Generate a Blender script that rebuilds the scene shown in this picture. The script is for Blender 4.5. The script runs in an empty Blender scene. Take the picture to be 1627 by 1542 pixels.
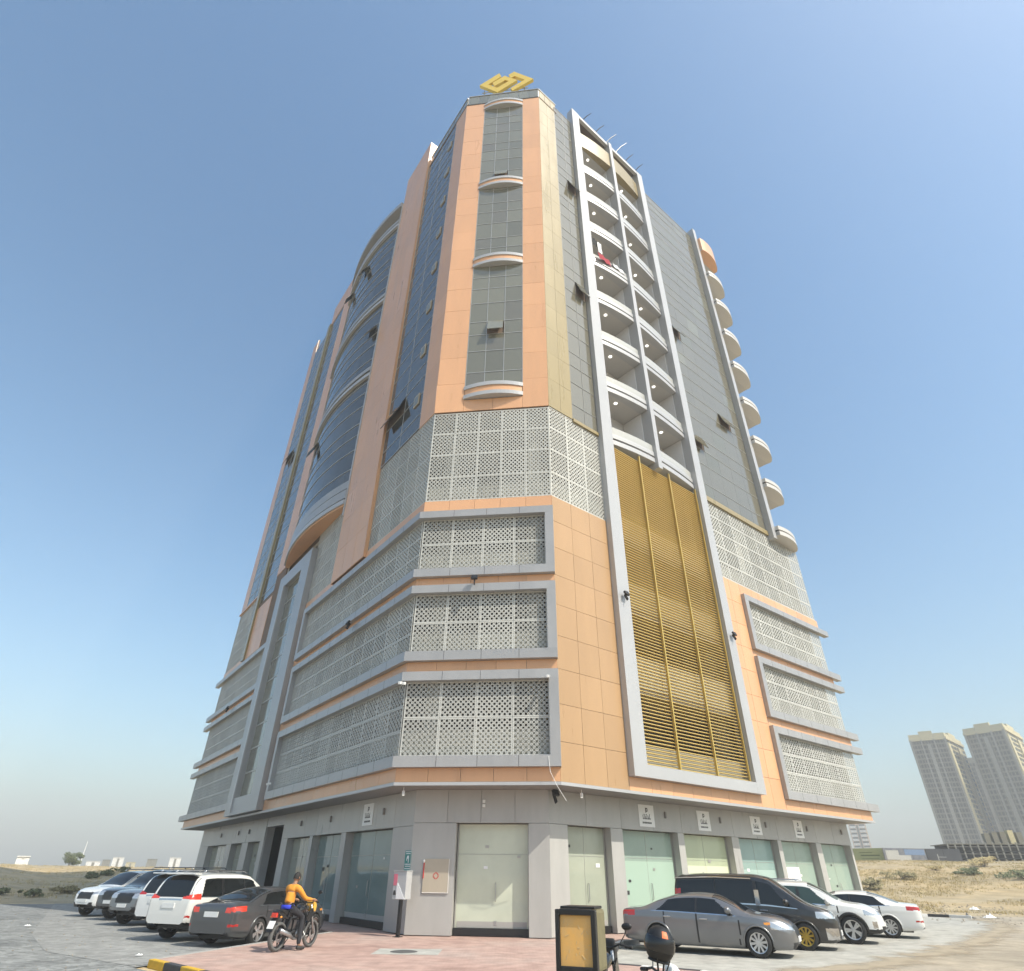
import bpy, bmesh, math, random
from math import radians as R_, sin, cos, pi, tan, atan2, sqrt, hypot
from mathutils import Vector, Matrix
random.seed(7)
scene = bpy.context.scene
COL = scene.collection

# ---------------------------------------------------------------- camera
CAM_H = 1.75
F_PX, PITCH, ROLL = 937.3, R_(33.33), R_(0.66)
cam_d = bpy.data.cameras.new('camera'); cam = bpy.data.objects.new('camera', cam_d); COL.objects.link(cam)
cam_d.sensor_fit = 'HORIZONTAL'; cam_d.sensor_width = 36.0; cam_d.lens = 36.0 * F_PX / 1627.0
cam_d.clip_start = 0.1; cam_d.clip_end = 6000
_f = Vector((0, cos(PITCH), sin(PITCH))); _u = Vector((0, -sin(PITCH), cos(PITCH))); _r = Vector((1, 0, 0))
_r2 = _r * cos(ROLL) + _u * sin(ROLL); _u2 = -_r * sin(ROLL) + _u * cos(ROLL)
cam.matrix_world = Matrix(((_r2.x, _u2.x, -_f.x, 0), (_r2.y, _u2.y, -_f.y, 0), (_r2.z, _u2.z, -_f.z, CAM_H), (0, 0, 0, 1)))
scene.camera = cam

# ---------------------------------------------------------------- sky, sun, exposure
SUN = Vector((0.69, -0.54, 1.0)).normalized()
SUN_EL = math.asin(SUN.z); SUN_AZ = atan2(SUN.x, SUN.y)
world = bpy.data.worlds.new('World'); scene.world = world; world.use_nodes = True
nt = world.node_tree; nt.nodes.clear()
sky = nt.nodes.new('ShaderNodeTexSky'); sky.sky_type = 'NISHITA'; sky.sun_disc = False
sky.sun_elevation = SUN_EL; sky.sun_rotation = SUN_AZ
sky.altitude = 0; sky.air_density = 1.15; sky.dust_density = 2.5; sky.ozone_density = 2.6
bg = nt.nodes.new('ShaderNodeBackground'); bg.inputs['Strength'].default_value = 0.148
wo = nt.nodes.new('ShaderNodeOutputWorld')
tint = nt.nodes.new('ShaderNodeMix'); tint.data_type = 'RGBA'; tint.blend_type = 'MULTIPLY'; tint.inputs[0].default_value = 1.0; tint.inputs[7].default_value = (1.03, 1.08, 1.0, 1)
nt.links.new(sky.outputs[0], tint.inputs[6]); hsv = nt.nodes.new('ShaderNodeHueSaturation'); hsv.inputs['Saturation'].default_value = 1.14
nt.links.new(tint.outputs[2], hsv.inputs['Color']); nt.links.new(hsv.outputs[0], bg.inputs[0]); nt.links.new(bg.outputs[0], wo.inputs[0])
sun_d = bpy.data.lights.new('sun', 'SUN'); sun_d.energy = 3.5; sun_d.angle = R_(0.53); sun_d.color = (1.0, 0.94, 0.83)
sun = bpy.data.objects.new('sun', sun_d); COL.objects.link(sun)
sun.rotation_euler = (-SUN).to_track_quat('-Z', 'Y').to_euler()
vs = scene.view_settings
vs.view_transform = 'Standard'; vs.look = 'None'; vs.exposure = 0.6; vs.gamma = 1.0; vs.use_curve_mapping = False
scene.cycles.max_bounces = 5; scene.cycles.diffuse_bounces = 3; scene.cycles.glossy_bounces = 3
scene.cycles.transmission_bounces = 3; scene.cycles.transparent_max_bounces = 4; scene.cycles.volume_bounces = 0
scene.cycles.adaptive_threshold = 0.015
scene.cycles.caustics_reflective = False; scene.cycles.caustics_refractive = False

# ---------------------------------------------------------------- materials
MATS = {}
def mat(name, col, rough=0.5, metal=0.0, spec=0.5, vary=0.0, noise=0.0, nscale=3.0, bump=0.0, bscale=40.0, coat=0.0,
        emit=0.0, ior=1.5, trans=0.0, alpha=1.0, col2=None, stretch=(1, 1, 1), rnoise=0.0):
    m = bpy.data.materials.new(name); m.use_nodes = True; t = m.node_tree; b = t.nodes['Principled BSDF']
    b.inputs['Roughness'].default_value = rough; b.inputs['Metallic'].default_value = metal
    b.inputs['Specular IOR Level'].default_value = spec; b.inputs['IOR'].default_value = ior
    b.inputs['Coat Weight'].default_value = coat; b.inputs['Coat Roughness'].default_value = 0.04
    b.inputs['Transmission Weight'].default_value = trans; b.inputs['Alpha'].default_value = alpha
    c = (*col, 1.0); b.inputs['Base Color'].default_value = c
    if emit:
        b.inputs['Emission Color'].default_value = c; b.inputs['Emission Strength'].default_value = emit
    N = t.nodes.new; Lk = t.links.new
    tc = None
    if noise or bump or rnoise:
        tc = N('ShaderNodeTexCoord'); mp = N('ShaderNodeMapping'); mp.inputs['Scale'].default_value = stretch
        oi0 = N('ShaderNodeObjectInfo'); va = N('ShaderNodeVectorMath'); va.operation = 'ADD'
        Lk(tc.outputs['Object'], va.inputs[0]); Lk(oi0.outputs['Location'], va.inputs[1]); Lk(va.outputs[0], mp.inputs[0])
    cur = None
    if noise:
        n1 = N('ShaderNodeTexNoise'); n1.inputs['Scale'].default_value = nscale; n1.inputs['Detail'].default_value = 6
        n1.inputs['Roughness'].default_value = 0.65
        Lk(mp.outputs[0], n1.inputs['Vector'])
        mr = N('ShaderNodeMapRange'); mr.inputs[1].default_value = 0.3; mr.inputs[2].default_value = 0.7
        Lk(n1.outputs[0], mr.inputs[0])
        mx = N('ShaderNodeMix'); mx.data_type = 'RGBA'
        c2 = col2 if col2 else tuple(v * (1 - noise) for v in col)
        mx.inputs[6].default_value = (*c2, 1); mx.inputs[7].default_value = c
        Lk(mr.outputs[0], mx.inputs[0]); cur = mx.outputs[2]
        if rnoise:
            m3 = N('ShaderNodeMapRange'); m3.inputs[3].default_value = rough - rnoise; m3.inputs[4].default_value = rough + rnoise
            Lk(mr.outputs[0], m3.inputs[0]); Lk(m3.outputs[0], b.inputs['Roughness'])
    if vary:
        oi = N('ShaderNodeObjectInfo'); m2 = N('ShaderNodeMapRange')
        m2.inputs[3].default_value = 1 - vary; m2.inputs[4].default_value = 1 + vary
        Lk(oi.outputs['Random'], m2.inputs[0])
        hv = N('ShaderNodeHueSaturation'); Lk(m2.outputs[0], hv.inputs['Value'])
        if cur: Lk(cur, hv.inputs['Color'])
        else: hv.inputs['Color'].default_value = c
        cur = hv.outputs[0]
    if cur: Lk(cur, b.inputs['Base Color'])
    if bump:
        n2 = N('ShaderNodeTexNoise'); n2.inputs['Scale'].default_value = bscale; n2.inputs['Detail'].default_value = 4
        Lk(mp.outputs[0], n2.inputs['Vector'])
        bp = N('ShaderNodeBump'); bp.inputs['Strength'].default_value = bump; bp.inputs['Distance'].default_value = 0.02
        Lk(n2.outputs[0], bp.inputs['Height']); Lk(bp.outputs[0], b.inputs['Normal'])
    MATS[name] = m
    return m

mat('peach', (0.71, 0.39, 0.205), 0.32, 0, 0.5, vary=0.05, noise=0.1, nscale=0.9, col2=(0.635, 0.35, 0.19), stretch=(1.6, 1.6, 0.25), rnoise=0.06)
mat('cream', (0.32, 0.25, 0.12), 0.30, 0, 0.5, vary=0.04, noise=0.10, nscale=0.7, stretch=(1.6, 1.6, 0.25), rnoise=0.06)  # on the sunny facade: sky reflection on peach cladding, put into the colour
mat('podium_peach_sheen', (0.455, 0.285, 0.148), 0.32, 0, 0.5, vary=0.04, noise=0.10, nscale=0.7, stretch=(1.6, 1.6, 0.25), rnoise=0.06)  # peach podium panels, lightened by a sky reflection mixed into the base colour
mat('joint', (0.17, 0.115, 0.08), 0.8)
mat('grey_acp', (0.385, 0.38, 0.38), 0.34, 0.15, 0.5, vary=0.03, noise=0.14, nscale=1.2, stretch=(1, 1, 0.5), rnoise=0.06)
mat('white_alu', (0.45, 0.45, 0.455), 0.32, 0.1, 0.5, vary=0.02, noise=0.07, nscale=0.5)
mat('ground_acp', (0.455, 0.445, 0.42), 0.32, 0.0, 0.5, vary=0.05, noise=0.14, nscale=1.0, stretch=(1.5, 1.5, 0.4), rnoise=0.06)
mat('soffit', (0.28, 0.265, 0.25), 0.55, noise=0.12, nscale=0.6)
mat('dark_groove', (0.03, 0.03, 0.03), 0.7)
mat('wall_plain', (0.42, 0.40, 0.37), 0.8, noise=0.12, nscale=1.0)
mat('parking_wall', (0.60, 0.585, 0.50), 0.8, noise=0.14, nscale=0.8)
mat('parking_dark', (0.20, 0.195, 0.18), 0.9)
mat('lattice', (0.55, 0.545, 0.505), 0.5, vary=0.07, noise=0.12, nscale=0.8)
mat('glass_blue', (0.058, 0.056, 0.052), 0.055, 0.0, 0.5, vary=0.18, ior=1.75)
mat('glass_olive', (0.17, 0.165, 0.125), 0.07, 0.0, 0.5, vary=0.16, ior=1.75)  # olive cast of the reflections put into the base colour
mat('glass_grey', (0.155, 0.143, 0.105), 0.04, 0.0, 0.5, vary=0.05, ior=1.9)  # dust and bright sky reflection of the sunny facade put into the colour
mat('mullion', (0.42, 0.41, 0.38), 0.35, 0.4)
mat('mullion_dim', (0.26, 0.255, 0.24), 0.35, 0.4)
mat('gold_slat', (0.71, 0.50, 0.155), 0.36, 0.35, 0.5, noise=0.08, nscale=1.0)
mat('gold_bar', (0.60, 0.43, 0.12), 0.3, 0.4)
mat('gold_sign', (0.72, 0.49, 0.06), 0.32, 0.25)
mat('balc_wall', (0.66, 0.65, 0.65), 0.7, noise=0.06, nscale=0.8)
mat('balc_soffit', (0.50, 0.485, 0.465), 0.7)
mat('balc_glass', (0.44, 0.44, 0.42), 0.15, 0, 0.5)
mat('lamp_white', (1.0, 0.97, 0.9), 0.4, emit=1.1)
mat('black', (0.012, 0.012, 0.013), 0.45)
mat('black_gloss', (0.010, 0.010, 0.011), 0.15, coat=0.3)
mat('white_paint', (0.86, 0.86, 0.84), 0.5, noise=0.06, nscale=2)
mat('red_paint', (0.55, 0.03, 0.03), 0.4)
mat('steel', (0.45, 0.45, 0.45), 0.3, 0.8)
mat('print_dark', (0.05, 0.05, 0.05), 0.7)

# ---------------------------------------------------------------- mesh helpers
WM = {}
def add(name, me, mt=None, parent=None, M=None, **props):
    o = bpy.data.objects.new(name, me); COL.objects.link(o)
    M = M.copy() if M is not None else Matrix()
    if mt is not None and me is not None and len(me.materials) == 0: me.materials.append(MATS[mt] if isinstance(mt, str) else mt)
    if parent is not None:
        o.parent = parent; o.matrix_parent_inverse = WM[parent.name].inverted()
    o.matrix_basis = M; WM[o.name] = M
    for k, v in props.items(): o[k] = v
    return o
def empty(name, loc, rz=0.0, parent=None, **props):
    o = add(name, None, None, parent, Matrix.Translation(loc) @ Matrix.Rotation(rz, 4, 'Z'), **props)
    o.empty_display_size = 0.3
    return o
def tag(o, label=None, category=None, group=None, kind=None):
    for k, v in (('label', label), ('category', category), ('group', group), ('kind', kind)):
        if v: o[k] = v
    return o
class MB:
    def __init__(s): s.v = []; s.f = []
    def quad(s, a, b, c, d):
        i = len(s.v); s.v += [tuple(a), tuple(b), tuple(c), tuple(d)]; s.f.append((i, i+1, i+2, i+3)); return s
    def box(s, x0, x1, y0, y1, z0, z1, M=None):
        x0, x1 = min(x0, x1), max(x0, x1); y0, y1 = min(y0, y1), max(y0, y1); z0, z1 = min(z0, z1), max(z0, z1)
        i = len(s.v)
        vv = [(x0,y0,z0),(x1,y0,z0),(x1,y1,z0),(x0,y1,z0),(x0,y0,z1),(x1,y0,z1),(x1,y1,z1),(x0,y1,z1)]
        if M is not None: vv = [tuple(M @ Vector(p)) for p in vv]
        s.v += vv
        s.f += [tuple(i+k for k in q) for q in ((0,3,2,1),(4,5,6,7),(0,1,5,4),(1,2,6,5),(2,3,7,6),(3,0,4,7))]; return s
    def prism(s, poly, z0, z1, M=None, axis='z'):
        n = len(poly); i = len(s.v)
        def P(a, b, h):
            return (a, b, h) if axis == 'z' else ((h, a, b) if axis == 'x' else (a, h, b))
        vv = [P(a, b, z0) for a, b in poly] + [P(a, b, z1) for a, b in poly]
        if M is not None: vv = [tuple(M @ Vector(p)) for p in vv]
        s.v += vv
        s.f += [tuple(i+n-1-k for k in range(n)), tuple(i+n+k for k in range(n))]
        s.f += [(i+k, i+(k+1) % n, i+n+(k+1) % n, i+n+k) for k in range(n)]; return s
    def tube(s, pts, r, seg=6, closed=False, cap=True):
        pts = [Vector(p) for p in pts]; n = len(pts); rs = r if isinstance(r, (list, tuple)) else [r]*n
        base = len(s.v); prev = None
        for k in range(n):
            if closed: d = pts[(k+1) % n] - pts[k-1]
            else: d = pts[min(k+1, n-1)] - pts[max(k-1, 0)]
            if d.length < 1e-9: d = Vector((0, 0, 1))
            d.normalize()
            up = prev if prev is not None else (Vector((0, 0, 1)) if abs(d.z) < 0.95 else Vector((1, 0, 0)))
            x = up - d * up.dot(d)
            if x.length < 1e-6: x = d.orthogonal()
            x.normalize(); y = d.cross(x); prev = x
            for j in range(seg):
                a = 2*pi*j/seg; s.v.append(tuple(pts[k] + (x*cos(a) + y*sin(a))*rs[k]))
        for k in range(n if closed else n-1):
            k2 = (k+1) % n
            for j in range(seg):
                j2 = (j+1) % seg
                s.f.append((base+k*seg+j, base+k*seg+j2, base+k2*seg+j2, base+k2*seg+j))
        if cap and not closed:
            s.f.append(tuple(base+j for j in reversed(range(seg)))); s.f.append(tuple(base+(n-1)*seg+j for j in range(seg)))
        return s
    def lathe(s, prof, seg=24, M=None, close=False):
        base = len(s.v); n = len(prof)
        for j in range(seg):
            a = 2*pi*j/seg
            for r, z in prof:
                p = Vector((r*cos(a), r*sin(a), z)); s.v.append(tuple(M @ p) if M is not None else tuple(p))
        m = n if close else n-1
        for j in range(seg):
            j2 = (j+1) % seg
            for k in range(m):
                k2 = (k+1) % n
                s.f.append((base+j*n+k, base+j2*n+k, base+j2*n+k2, base+j*n+k2))
        return s
    def mesh(s, name, mt=None, smooth=False, bevel=0.0, fixn=True):
        me = bpy.data.meshes.new(name); me.from_pydata(s.v, [], s.f)
        if bevel or fixn:
            bm = bmesh.new(); bm.from_mesh(me)
            if bevel:
                bmesh.ops.remove_doubles(bm, verts=bm.verts, dist=1e-5)
                bmesh.ops.bevel(bm, geom=bm.edges[:], offset=bevel, segments=2, affect='EDGES', profile=0.6, clamp_overlap=True)
            bmesh.ops.recalc_face_normals(bm, faces=bm.faces); bm.to_mesh(me); bm.free()
        if smooth:
            for p in me.polygons: p.use_smooth = True
        me.update()
        if mt is not None: me.materials.append(MATS[mt] if isinstance(mt, str) else mt)
        return me
    def build(s, name, mt, parent=None, M=None, smooth=False, bevel=0.0, fixn=True, **props):
        return add(name, s.mesh(name, mt, smooth, bevel, fixn), None, parent, M, **props)
_box = {}
def box_mesh(dx, dy, dz, mt):
    k = (round(dx, 4), round(dy, 4), round(dz, 4), mt)
    if k not in _box:
        _box[k] = MB().box(-dx/2, dx/2, -dy/2, dy/2, -dz/2, dz/2).mesh('box', mt, fixn=False)
    return _box[k]

mat('warm_white', (0.55, 0.53, 0.50), 0.4, noise=0.06, nscale=0.6)
mat('vent_beige', (0.46, 0.38, 0.26), 0.5)
# ---------------------------------------------------------------- plan of the tower: three facades
A = Vector((-4.0418, 23.3466)); B = Vector((1.8030, 22.6305)); CW = (B - A).length
tL, tR = R_(54.263), R_(39.3816)
UU = {'L': Vector((-cos(tL), sin(tL))), 'C': (B - A).normalized(), 'R': Vector((cos(tR), sin(tR)))}
NN = {'L': Vector((-sin(tL), -cos(tL))), 'C': Vector((UU['C'].y, -UU['C'].x)), 'R': Vector((UU['R'].y, -UU['R'].x))}
OO = {'L': A, 'C': A, 'R': B}; SG = {'L': -1, 'C': 1, 'R': 1}
TA, TB = 0.4377, 0.4283
FM = {}
for _k in 'LCR':
    x = UU[_k] * SG[_k]; y = -NN[_k]; o = OO[_k]
    FM[_k] = Matrix(((x.x, y.x, 0, o.x), (x.y, y.y, 0, o.y), (0, 0, 1, 0), (0, 0, 0, 1)))
def pl(f, u, n): p = OO[f] + UU[f]*u + NN[f]*n; return (p.x, p.y)
def fl(f, u, n, z): return Vector((SG[f]*u, -n, z))
GZ = -0.13      # level of the road and the parking bays; the paving is 0

# ---------------------------------------------------------------- ground materials
def ground_mat(name, cols, scale, scale2, rough=0.9, bump=0.3, bscale=30, speck=None, stain=None):
    m = bpy.data.materials.new(name); m.use_nodes = True; t = m.node_tree; b = t.nodes['Principled BSDF']; N = t.nodes.new; Lk = t.links.new
    b.inputs['Roughness'].default_value = rough; b.inputs['Specular IOR Level'].default_value = 0.25
    tc = N('ShaderNodeTexCoord')
    n1 = N('ShaderNodeTexNoise'); n1.inputs['Scale'].default_value = scale; n1.inputs['Detail'].default_value = 8; n1.inputs['Roughness'].default_value = 0.6
    n2 = N('ShaderNodeTexNoise'); n2.inputs['Scale'].default_value = scale2; n2.inputs['Detail'].default_value = 6
    Lk(tc.outputs['Object'], n1.inputs['Vector']); Lk(tc.outputs['Object'], n2.inputs['Vector'])
    cr = N('ShaderNodeValToRGB'); el = cr.color_ramp.elements
    k = len(cols)
    el[0].position = 0.32; el[0].color = (*cols[0], 1); el[1].position = 0.68; el[1].color = (*cols[-1], 1)
    for i in range(1, k-1):
        e = el.new(0.32 + 0.36*i/(k-1)); e.color = (*cols[i], 1)
    Lk(n1.outputs[0], cr.inputs[0])
    mr = N('ShaderNodeMapRange'); mr.inputs[1].default_value = 0.3; mr.inputs[2].default_value = 0.7; mr.inputs[3].default_value = 0.82; mr.inputs[4].default_value = 1.15
    Lk(n2.outputs[0], mr.inputs[0])
    hv = N('ShaderNodeHueSaturation'); Lk(cr.outputs[0], hv.inputs['Color']); Lk(mr.outputs[0], hv.inputs['Value'])
    out = hv.outputs[0]
    if speck:
        vo = N('ShaderNodeTexVoronoi'); vo.inputs['Scale'].default_value = speck[0]; Lk(tc.outputs['Object'], vo.inputs['Vector'])
        mp = N('ShaderNodeMapRange'); mp.inputs[3].default_value = 1 - speck[1]; mp.inputs[4].default_value = 1 + speck[1]
        sp = N('ShaderNodeSeparateColor'); Lk(vo.outputs['Color'], sp.inputs[0]); Lk(sp.outputs[0], mp.inputs[0])
        h2 = N('ShaderNodeHueSaturation'); Lk(out, h2.inputs['Color']); Lk(mp.outputs[0], h2.inputs['Value']); out = h2.outputs[0]
    if stain:
        n3 = N('ShaderNodeTexNoise'); n3.inputs['Scale'].default_value = stain[0]; n3.inputs['Detail'].default_value = 5; n3.inputs['Distortion'].default_value = 1.2; Lk(tc.outputs['Object'], n3.inputs['Vector'])
        m4 = N('ShaderNodeMapRange'); m4.inputs[1].default_value = 0.58; m4.inputs[2].default_value = 0.72; m4.inputs[3].default_value = 1.0; m4.inputs[4].default_value = stain[1]; Lk(n3.outputs[0], m4.inputs[0])
        h3 = N('ShaderNodeHueSaturation'); Lk(out, h3.inputs['Color']); Lk(m4.outputs[0], h3.inputs['Value']); out = h3.outputs[0]
    Lk(out, b.inputs['Base Color'])
    nb = N('ShaderNodeTexNoise'); nb.inputs['Scale'].default_value = bscale; nb.inputs['Detail'].default_value = 6; Lk(tc.outputs['Object'], nb.inputs['Vector'])
    bp = N('ShaderNodeBump'); bp.inputs['Strength'].default_value = bump; bp.inputs['Distance'].default_value = 0.03
    Lk(nb.outputs[0], bp.inputs['Height']); Lk(bp.outputs[0], b.inputs['Normal'])
    MATS[name] = m; return m
ground_mat('desert', [(0.31, 0.25, 0.155), (0.45, 0.34, 0.19), (0.38, 0.31, 0.20), (0.48, 0.385, 0.235)], 0.05, 0.5, bump=0.6, bscale=3, speck=(1.5, 0.10))
ground_mat('dirt_road', [(0.31, 0.27, 0.21), (0.40, 0.345, 0.265), (0.36, 0.32, 0.26)], 0.16, 1.5, bump=0.4, bscale=12, speck=(9, 0.08))
ground_mat('gravel', [(0.185, 0.19, 0.185), (0.245, 0.25, 0.24), (0.215, 0.215, 0.205)], 0.25, 2.0, bump=0.9, bscale=14, speck=(7, 0.28), stain=(0.35, 0.75))
ground_mat('concrete', [(0.36, 0.345, 0.31), (0.42, 0.41, 0.37), (0.39, 0.375, 0.335)], 0.3, 3.0, bump=0.15, bscale=40, stain=(0.9, 0.62))
ground_mat('strip_concrete', [(0.225, 0.225, 0.215), (0.285, 0.285, 0.27), (0.25, 0.25, 0.24)], 0.3, 2.5, bump=0.3, bscale=25, speck=(8, 0.12), stain=(0.7, 0.78))
ground_mat('asphalt', [(0.085, 0.083, 0.08), (0.12, 0.117, 0.112)], 0.3, 4.0, bump=0.4, bscale=40)
def paver_mat():
    m = ground_mat('pavers', [(0.39, 0.255, 0.215), (0.46, 0.315, 0.265), (0.44, 0.335, 0.29)], 0.35, 2.5, rough=0.75, bump=0.1, bscale=60, stain=(0.8, 0.80))
    t = m.node_tree; N = t.nodes.new; Lk = t.links.new; b = t.nodes['Principled BSDF']
    tc = N('ShaderNodeTexCoord'); br = N('ShaderNodeTexBrick'); br.inputs['Scale'].default_value = 1.0
    br.inputs['Brick Width'].default_value = 0.2; br.inputs['Row Height'].default_value = 0.1; br.inputs['Mortar Size'].default_value = 0.006
    br.inputs['Color1'].default_value = (0.96, 0.96, 0.96, 1); br.inputs['Color2'].default_value = (1.03, 1.03, 1.03, 1); br.inputs['Mortar'].default_value = (0.86, 0.85, 0.84, 1)
    Lk(tc.outputs['Object'], br.inputs['Vector'])
    src = b.inputs['Base Color'].links[0].from_socket
    mx = N('ShaderNodeMix'); mx.data_type = 'RGBA'; mx.blend_type = 'MULTIPLY'; mx.inputs[0].default_value = 1
    Lk(src, mx.inputs[6]); Lk(br.outputs[0], mx.inputs[7]); Lk(mx.outputs[2], b.inputs['Base Color'])
paver_mat()
mat('kerb_yellow', (0.70, 0.42, 0.02), 0.6, noise=0.25, nscale=4)
mat('kerb_black', (0.06, 0.06, 0.065), 0.7, noise=0.3, nscale=4)
mat('kerb_white', (0.74, 0.73, 0.70), 0.6, noise=0.15, nscale=4)
mat('kerb_grey', (0.36, 0.35, 0.33), 0.8, noise=0.15, nscale=4)

# ---------------------------------------------------------------- terrain (one sheet to the horizon)
from mathutils import noise as mnoise
def smooth(a, b, x):
    t = max(0.0, min(1.0, (x-a)/(b-a))); return t*t*(3-2*t)
def terrain_z(x, y):
    r = hypot(x, y); az = math.degrees(atan2(x, y))
    z = GZ - 0.02
    if -90 < az < 90:
        k = smooth(-10, 8, az)
        end = 0.6 + 3.4*k + 1.5*(1-k)
        z += end*smooth(50, 125, r)
        amp = smooth(44, 90, r)
        z += amp*(0.28*mnoise.noise((x*0.06, y*0.06, 3.1)) + 0.12*mnoise.noise((x*0.2, y*0.2, 1.7)))
        if az < -30: z += 1.1*smooth(60, 88, r)*(1-smooth(95, 130, r))*smooth(-33, -37, az)*(0.7+0.6*mnoise.noise((x*0.05, y*0.05, 9)))
    return z
def terrain():
    radii = [0, 8, 16, 24, 32, 40] + [44+3*i for i in range(32)] + [144, 155, 170, 190, 220, 260, 320, 420, 600, 850, 1100]
    azs = [-180+6*i for i in range(15)] + [-90 + 1.0*i for i in range(181)] + [96+6*i for i in range(14)]
    v = []; f = []; na = len(azs)
    for r in radii:
        for a in azs:
            x, y = r*sin(R_(a)), r*cos(R_(a)); v.append((x, y, terrain_z(x, y)))
    for i in range(len(radii)-1):
        for j in range(na):
            j2 = (j+1) % na
            f.append((i*na+j, (i+1)*na+j, (i+1)*na+j2, i*na+j2))
    m = MB(); m.v = v; m.f = f
    o = m.build('ground', 'desert', smooth=True); o['kind'] = 'structure'
    return o
terrain()
def sheet(name, poly, z, mt, parent=None, thick=None):
    m = MB()
    if thick: m.prism(poly, z-thick, z)
    else:
        m.v = [(x, y, z) for x, y in poly]; m.f = [tuple(range(len(poly)))]
    o = m.build(name, mt); o['kind'] = 'structure'
    for p in o.data.polygons:
        if p.normal.z < -0.5 and not thick: p.flip()
    return o
# grey gravel lot to the west, concrete bays, dirt road to the east
sheet('gravel_lot', [(-9.6, -6), (-60, -6), (-62, 22), (-52, 40), (-40, 51.5), (-33, 52), (-29, 47.4), (-27.4, 51.8), pl('L', 36.5, 0.32), pl('L', 3.04, 0.32), (-8.5, 17.3), (-6.2, 15.5), (-4.4, 13.9), (-4.0, -6)], GZ+0.004, 'gravel')
sheet('asphalt_road', [(-29.6, 47.6), (-33.2, 51.2), (-37.5, 54.5), (-36, 58.0), (-30, 58.0), (-25.2, 55.2), (-26.9, 47.8)], GZ+0.012, 'asphalt')
sheet('parking_bay', [(2.0, 18.4), (2.0, 17.7), (4.6, 16.5), (6.2, 16.7), (7.6, 17.9), (10.5, 20.2), (13.9, 23.4), (18.2, 27.9), (21.8, 32.3), (24.8, 36.8), (26.1, 40.9), (24.7, 42.6), (23.4, 42.5), pl('R', 25.5, 0.28), pl('R', 1.5, 0.28), (2.6, 22.3)], GZ+0.008, 'concrete')
sheet('parking_bay', [pl('L', 37, 0.31), pl('L', 3.04, 0.31), (-8.6, 17.5), (-12.4, 20.2), (-16.0, 25.0), (-29.2, 46.8), pl('L', 37, 5.8)], GZ+0.010, 'strip_concrete').name = 'parking_strip'
sheet('dirt_road', [(-3.8, -10), (60, -10), (60, 30), (44, 44), (31, 47), (25, 43.6), (22, 38), (14, 28), (6, 21), (3.4, 18), (2, 13), (-3.8, 12)], GZ+0.002, 'dirt_road')
PAVE = [(-8.24, 17.57), (-6.32, 15.82), (-4.3, 14.1), (-1.0, 13.1), (2.2, 13.3), (4.3, 14.6), (4.9, 15.8), (4.3, 16.7), (2.5, 17.75), (2.35, 18.8), (2.6, 20.4), (3.1, 21.6), (3.35, 22.7), pl('R', 2.0, 0.45), pl('R', 25.3, 0.30), pl('R', 25.3, -5), pl('R', 6, -6), pl('L', 8, -6), pl('L', 36.8, -5), pl('L', 36.8, 0.3), pl('L', 3.04, 0.3)]
pave = sheet('pavement', PAVE, 0.0, 'pavers', thick=0.16)
# kerb stones along the edge of the paving, each a piece
kerb = empty('kerb', (PAVE[0][0], PAVE[0][1], 0)); kerb['kind'] = 'structure'
def kerb_run(pts, cols, step=0.9, w=0.16, top=0.012):
    k = 0
    for (x0, y0), (x1, y1) in zip(pts[:-1], pts[1:]):
        L = hypot(x1-x0, y1-y0); n = max(1, round(L/step)); a = atan2(y1-y0, x1-x0)
        for i in range(n):
            t = (i+0.5)/n; l = L/n - 0.012
            me = _kerbmesh(round(l, 2), w, cols[k % len(cols)])
            add('kerb_stone', me, None, kerb, Matrix.Translation((x0+(x1-x0)*t, y0+(y1-y0)*t, top)) @ Matrix.Rotation(a, 4, 'Z'))
            k += 1
_km = {}
def _kerbmesh(l, w, c):
    if (l, w, c) not in _km:
        _km[(l, w, c)] = MB().box(-l/2, l/2, -w/2, w/2, -0.17, 0).mesh('kerb_stone', c, bevel=0.02)
    return _km[(l, w, c)]
kerb_run(PAVE[0:6], ['kerb_yellow', 'kerb_black'])
kerb_run([PAVE[-1], PAVE[0]], ['kerb_grey'])
kerb_run([(4.3, 14.6), (4.9, 15.8), (4.3, 16.7), (2.5, 17.75), (2.35, 18.8), (2.6, 20.4), (3.1, 21.6), (3.35, 22.7), pl('R', 2.0, 0.45)], ['kerb_white', 'kerb_black'], 0.8)
kerb_run([pl('R', 2.0, 0.45), pl('R', 25.3, 0.3)], ['kerb_grey'], 1.0)
kerb_run([(23.2, 42.6), (24.6, 42.5), (26.2, 41.0)], ['kerb_black', 'kerb_white'], 0.9)
# ---------------------------------------------------------------- the tower
TW = empty('apartment_tower', (A.x, A.y, 0))
tag(TW, 'tall peach and grey apartment tower on a latticed podium with a gold louvred bay', 'building')
def fbox(name, f, u0, u1, z0, z1, n0, n1, mt, parent=TW, **kw):
    me = box_mesh(abs(u1-u0), abs(n1-n0), abs(z1-z0), mt)
    X = Matrix.Rotation(R_(random.uniform(-0.16, 0.16)), 4, 'X') @ Matrix.Rotation(R_(random.uniform(-0.16, 0.16)), 4, 'Z') if name in ('panel', 'pane', 'parapet_pane') else Matrix()
    return add(name, me, None, parent, FM[f] @ Matrix.Translation(fl(f, (u0+u1)/2, (n0+n1)/2, (z0+z1)/2)) @ X, **kw)
def bar(mb, f, u0, u1, n0, n1, z0, z1, m0=0, m1=0):
    s = SG[f]
    poly = [(s*(u0-m0*n0), -n0), (s*(u1+m1*n0), -n0), (s*(u1+m1*n1), -n1), (s*(u0-m0*n1), -n1)]
    mb.prism(poly, z0, z1)
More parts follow.
